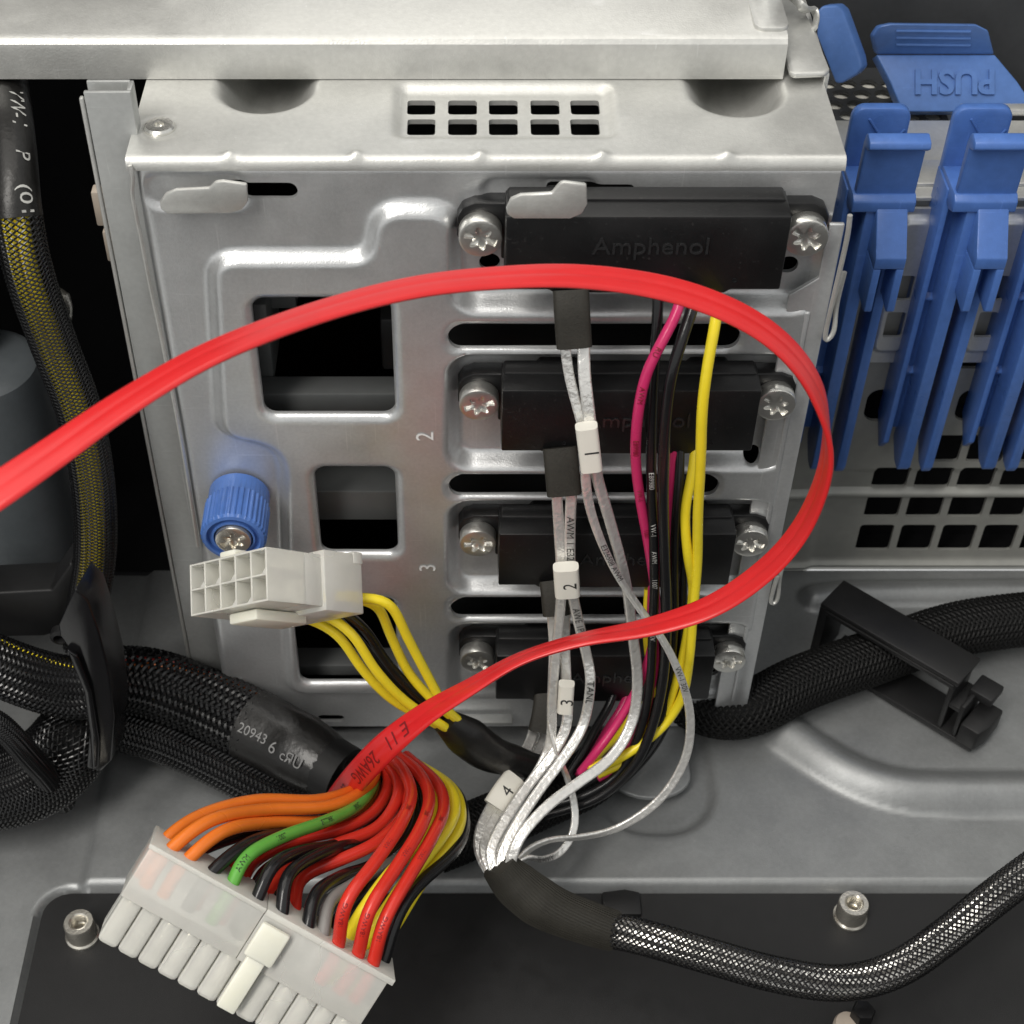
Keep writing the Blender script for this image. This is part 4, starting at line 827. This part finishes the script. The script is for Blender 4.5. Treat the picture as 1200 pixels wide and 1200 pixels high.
# supply wires
PWR = [
 ('pink', 1.15, [(800, 340, -12), (794, 365, -15), (776, 400, -18), (757, 440, -20), (747, 490, -21), (745, 540, -20), (751, 590, -19), (760, 640, -18), (768, 700, -17), (766, 750, -18), (750, 800, -20), (725, 845, -24), (700, 880, -28), (680, 905, -30)]),
 ('black', 1.15, [(771, 345, -12), (770, 380, -14), (767, 430, -16), (764, 490, -18), (763, 550, -19), (765, 610, -19), (767, 680, -19), (765, 740, -20), (762, 800, -22), (752, 850, -25), (730, 900, -29), (690, 930, -32), (640, 945, -33)]),
 ('black', 1.25, [(816, 345, -12), (808, 372, -15), (795, 410, -18), (785, 450, -20), (779, 510, -21), (777, 580, -21), (779, 650, -20), (781, 720, -21), (778, 790, -23), (765, 850, -26), (742, 898, -30), (700, 935, -33), (640, 955, -34)]),
 ('yellow', 1.2, [(842, 350, -12), (838, 380, -15), (829, 430, -18), (823, 480, -20), (821, 540, -20), (818, 600, -19), (817, 660, -18), (812, 720, -19), (808, 770, -21), (800, 815, -22), (780, 848, -24), (752, 872, -27), (720, 892, -29), (690, 905, -31)]),
 ('pink', 1.1, [(790, 525, -10), (787, 560, -12), (782, 610, -14), (780, 660, -16), (786, 710, -17), (784, 750, -18), (776, 800, -19), (764, 850, -22), (735, 890, -27), (700, 912, -30)]),
 ('black', 1.1, [(797, 525, -10), (796, 560, -13), (792, 610, -16), (790, 670, -17), (790, 730, -18), (784, 800, -20), (768, 860, -25), (735, 908, -30), (690, 935, -32)]),
 ('yellow', 1.15, [(815, 525, -10), (811, 555, -13), (803, 600, -16), (806, 650, -18), (812, 690, -17), (806, 740, -18), (795, 790, -20), (775, 845, -23), (745, 885, -27), (700, 908, -30)]),
 ('pink', 1.1, [(765, 680, -10), (763, 720, -14), (768, 770, -17), (760, 820, -20), (748, 858, -24), (715, 890, -28), (690, 905, -30)]),
 ('black', 1.1, [(780, 680, -10), (778, 720, -13), (772, 780, -17), (758, 840, -21), (730, 885, -26), (690, 915, -30), (650, 935, -32)]),
 ('yellow', 1.1, [(760, 690, -10), (758, 740, -14), (763, 790, -18), (766, 830, -20), (752, 866, -24), (718, 888, -28), (690, 900, -30)]),
 ('black', 1.15, [(722, 805, -9), (715, 825, -12), (700, 850, -17), (682, 885, -24), (664, 912, -29)]),
 ('pink', 1.15, [(738, 805, -9), (730, 828, -12), (712, 855, -17), (695, 885, -24), (678, 910, -29)]),
 ('yellow', 1.15, [(752, 805, -9), (745, 830, -11), (728, 858, -15), (705, 880, -22), (685, 905, -28)]),
 ('black', 1.2, [(800, 560, -11), (803, 620, -14), (800, 690, -15), (798, 760, -17), (790, 820, -19), (772, 866, -24), (740, 905, -29), (700, 935, -32), (640, 950, -33)]),
]
for i, (c, r_, pl) in enumerate(PWR):
    Rw, sw = smooth_path(pts(pl), 1.3); mk(c + "_wire", tube(None, r_ * 0.9, 10, path=Rw), M[c], hn)
    if i == 0:
        for s_, s0 in (("RU", 12), ("AWM", 21), ("E89980", 34), ("VW-1", 48), ("1007", 60)): cable_text(hn, Rw, r_, s_, 1.5, s0, M['inkred'])
    if i == 1:
        for s_, s0 in (("E89980", 40), ("VW-1", 54), ("AWM", 62), ("1007", 70), ("80C 300V", 84)): cable_text(hn, Rw, r_, s_, 1.5, s0, M['inkw'])
# taped trunk and silver braid sweeping to the right
TRK = pts([(584, 1014, -55), (604, 1036, -57), (640, 1062, -60), (685, 1080, -62), (720, 1091, -63)])
Rt, st = smooth_path(TRK, 0.8)
_tt = mk("tape_trunk", tube(None, [3.8, 4.9, 5.2, 4.8, 4.6, 4.3], 28, path=Rt), M['tape'], hn)
rid = []
for j in range(46):                                        # cloth tape ridges along the trunk
    a = 2 * math.pi * j / 46; T_, N_, B_ = transport(Rt); rr = np.interp(np.linspace(0, 1, len(Rt)), np.linspace(0, 1, 6), [3.8, 4.9, 5.2, 4.8, 4.6, 4.3]) + 0.02
    a_ = a + np.linspace(0, 0.5, len(Rt)); rid.append(tube(None, 0.14, 4, path=Rt + rr[:, None] * (np.cos(a_)[:, None] * N_ + np.sin(a_)[:, None] * B_)))
mk("tape_weave", join(*rid), M['tape'], hn, kind="stuff")
BRD = pts([(712, 1089, -63), (760, 1100, -66), (830, 1120, -70), (910, 1142, -74), (985, 1152, -76), (1050, 1136, -74), (1110, 1096, -68), (1165, 1052, -62), (1235, 1000, -54)])
Rb, sb_ = smooth_path(BRD, 1.2)
T_, N_, B_ = transport(Rb)
for j in range(7):
    a = 2 * math.pi * j / 7 + np.linspace(0, 2.6, len(Rb)) + 0.25 * np.sin(np.linspace(0, 14, len(Rb)) + j)
    mk("silver_strand", tube(None, 1.35, 8, path=Rb + 2.2 * (np.cos(a)[:, None] * N_ + np.sin(a)[:, None] * B_)), M['foil_in'], hn)
mk("braided_sleeve", braid(Rb, 3.75, 18, 22, 0.34, 0.12), M['braid'], hn, kind="stuff")

# ------------------------------------------------------------------ sleeved cables lying on the pan
def sleeved(name, label, path, r, n, pitch, wid, core='core', inner=(), cat="sleeved cable", bm_='braid'):
    Rp, _ = smooth_path(path, 1.5); t = thing(name, label, cat, Rp[len(Rp) // 2] - np.array([0, 0, np.max(r)]))
    mk("core", tube(None, np.asarray(r) * 0.90, 18, path=Rp), M[core], t)
    T_, N_, B_ = facing(Rp)
    for c, da, rr in inner:
        a = da + np.linspace(0, 0.6, len(Rp)); mk("inner_wire", tube(None, rr, 10, path=Rp + (r - rr * 0.85) * (np.cos(a)[:, None] * N_ + np.sin(a)[:, None] * B_)), M[c], t)
    mk("braided_sleeve", braid(Rp, r, n, pitch, wid, 0.12), M[bm_], t, kind="stuff"); return t, Rp
sleeved("sleeved_cable", "thick black sleeved cable lying on the pan and through the right clip", pts([(1250, 722, 11), (1180, 728, 11), (1110, 740, 11), (1030, 768, 10), (940, 800, 10), (885, 828, 9), (850, 834, 8), (820, 826, 8), (790, 810, 8)], 'Z'), 6.9, 22, 30, 0.7, bm_='braid_dull')
sleeved("sleeved_cable", "black sleeved cable running out from under the cage behind the silver cables", pts([(720, 880, 8), (690, 912, 8), (640, 935, 8), (580, 962, 8), (510, 990, 8)], 'Z'), 6.5, 20, 24, 0.7, bm_='braid_dull')
sleeved("sleeved_cable", "black sleeved cable under the heat shrunk sleeve at lower left", pts([(140, 850, 8), (200, 868, 8), (260, 895, 8), (320, 925, 8), (390, 950, 8), (470, 965, 8)], 'Z'), 6.0, 20, 24, 0.7)
sleeved("sleeved_cable", "black sleeved bundle with yellow flecks leaving the clamp towards the left edge", pts([(128, 800, -16), (95, 800, -15), (50, 792, -14), (0, 775, -13), (-60, 750, -12)]), 5.5, 18, 22, 0.8, inner=(('yellow', 0.5, 0.9),))
sleeved("sleeved_cable", "thinner plain black sleeved cable under the yellow flecked bundle at left", pts([(122, 815, -18), (90, 822, -18), (45, 812, -17), (0, 795, -16), (-60, 772, -15)]), 4.2, 16, 20, 0.7)
sleeved("sleeved_cable", "broad black woven cable bending down below the clamp", pts([(128, 800, 0), (108, 830, -10), (90, 860, -18), (62, 895, -22), (18, 918, -25), (-60, 930, -27)]), [5, 8, 9.5, 10, 10, 10], 40, 40, 0.5)
sleeved("sleeved_cable", "thin ribbed black cable crossing the lower left edge", pts([(-40, 830, -34), (0, 850, -34), (30, 882, -33), (55, 910, -30), (75, 940, -24)]), 2.6, 14, 9, 0.5)
# yellow sleeved cable on the left
yp = pts([(-6, 40, 58), (3, 88, 38), (9, 135, 24), (14, 185, 13), (19, 245, 4), (34, 320, 0), (62, 400, 0), (92, 480, -1), (108, 560, -2), (112, 640, -4), (102, 715, -6), (98, 760, -9)])
Ry, sy = smooth_path(yp, 1.2); yc = thing("yellow_sleeved_cable", "black sleeved cable with yellow wires showing through beside the recess", "sleeved cable", Ry[-1] - np.array([0, 0, 4]))
T_, N_, B_ = facing(Ry); ky = int(np.argmin(np.abs(Ry[:, 2] - at(20, 256, Y=4)[2])))
for c, sh_, rr, dn in (('yellow', -1.6, 1.5, 2.0), ('yellow', 0.6, 1.5, 2.4), ('red', 2.5, 1.1, 0.9), ('black', 3.0, 1.3, 1.0), ('black', -3.1, 1.3, 0.4), ('black', 0, 3.0, -0.5)):
    mk(c + "_wire", tube(None, rr, 10, path=Ry[ky - 4:] - B_[ky - 4:] * sh_ + N_[ky - 4:] * dn), M[c], yc)
mk("braided_sleeve", braid(Ry[ky - 4:], 4.5, 18, 16, 0.36, 0.1), M['braid'], yc, kind="stuff")
hs_ = mk("heat_shrink", tube(None, 4.7, 22, path=Ry[:ky]), M['shrink'], yc)
for s_, s0, sz in (("VW-1", 22, 4.2), ("P", 11, 4.0), ("(01", 3.6, 3.6)): cable_text(hs_, Ry[:ky + 6], 4.75, s_, sz, sy[ky] - s0, M['inkw'], 1, 2.0)
fr_ = pts([(112, 690, -9), (116, 712, -10), (122, 735, -11), (117, 755, -12)]); mk("frayed_filament", tube(fr_, 0.22, 5), M['inkgrey'], yc)
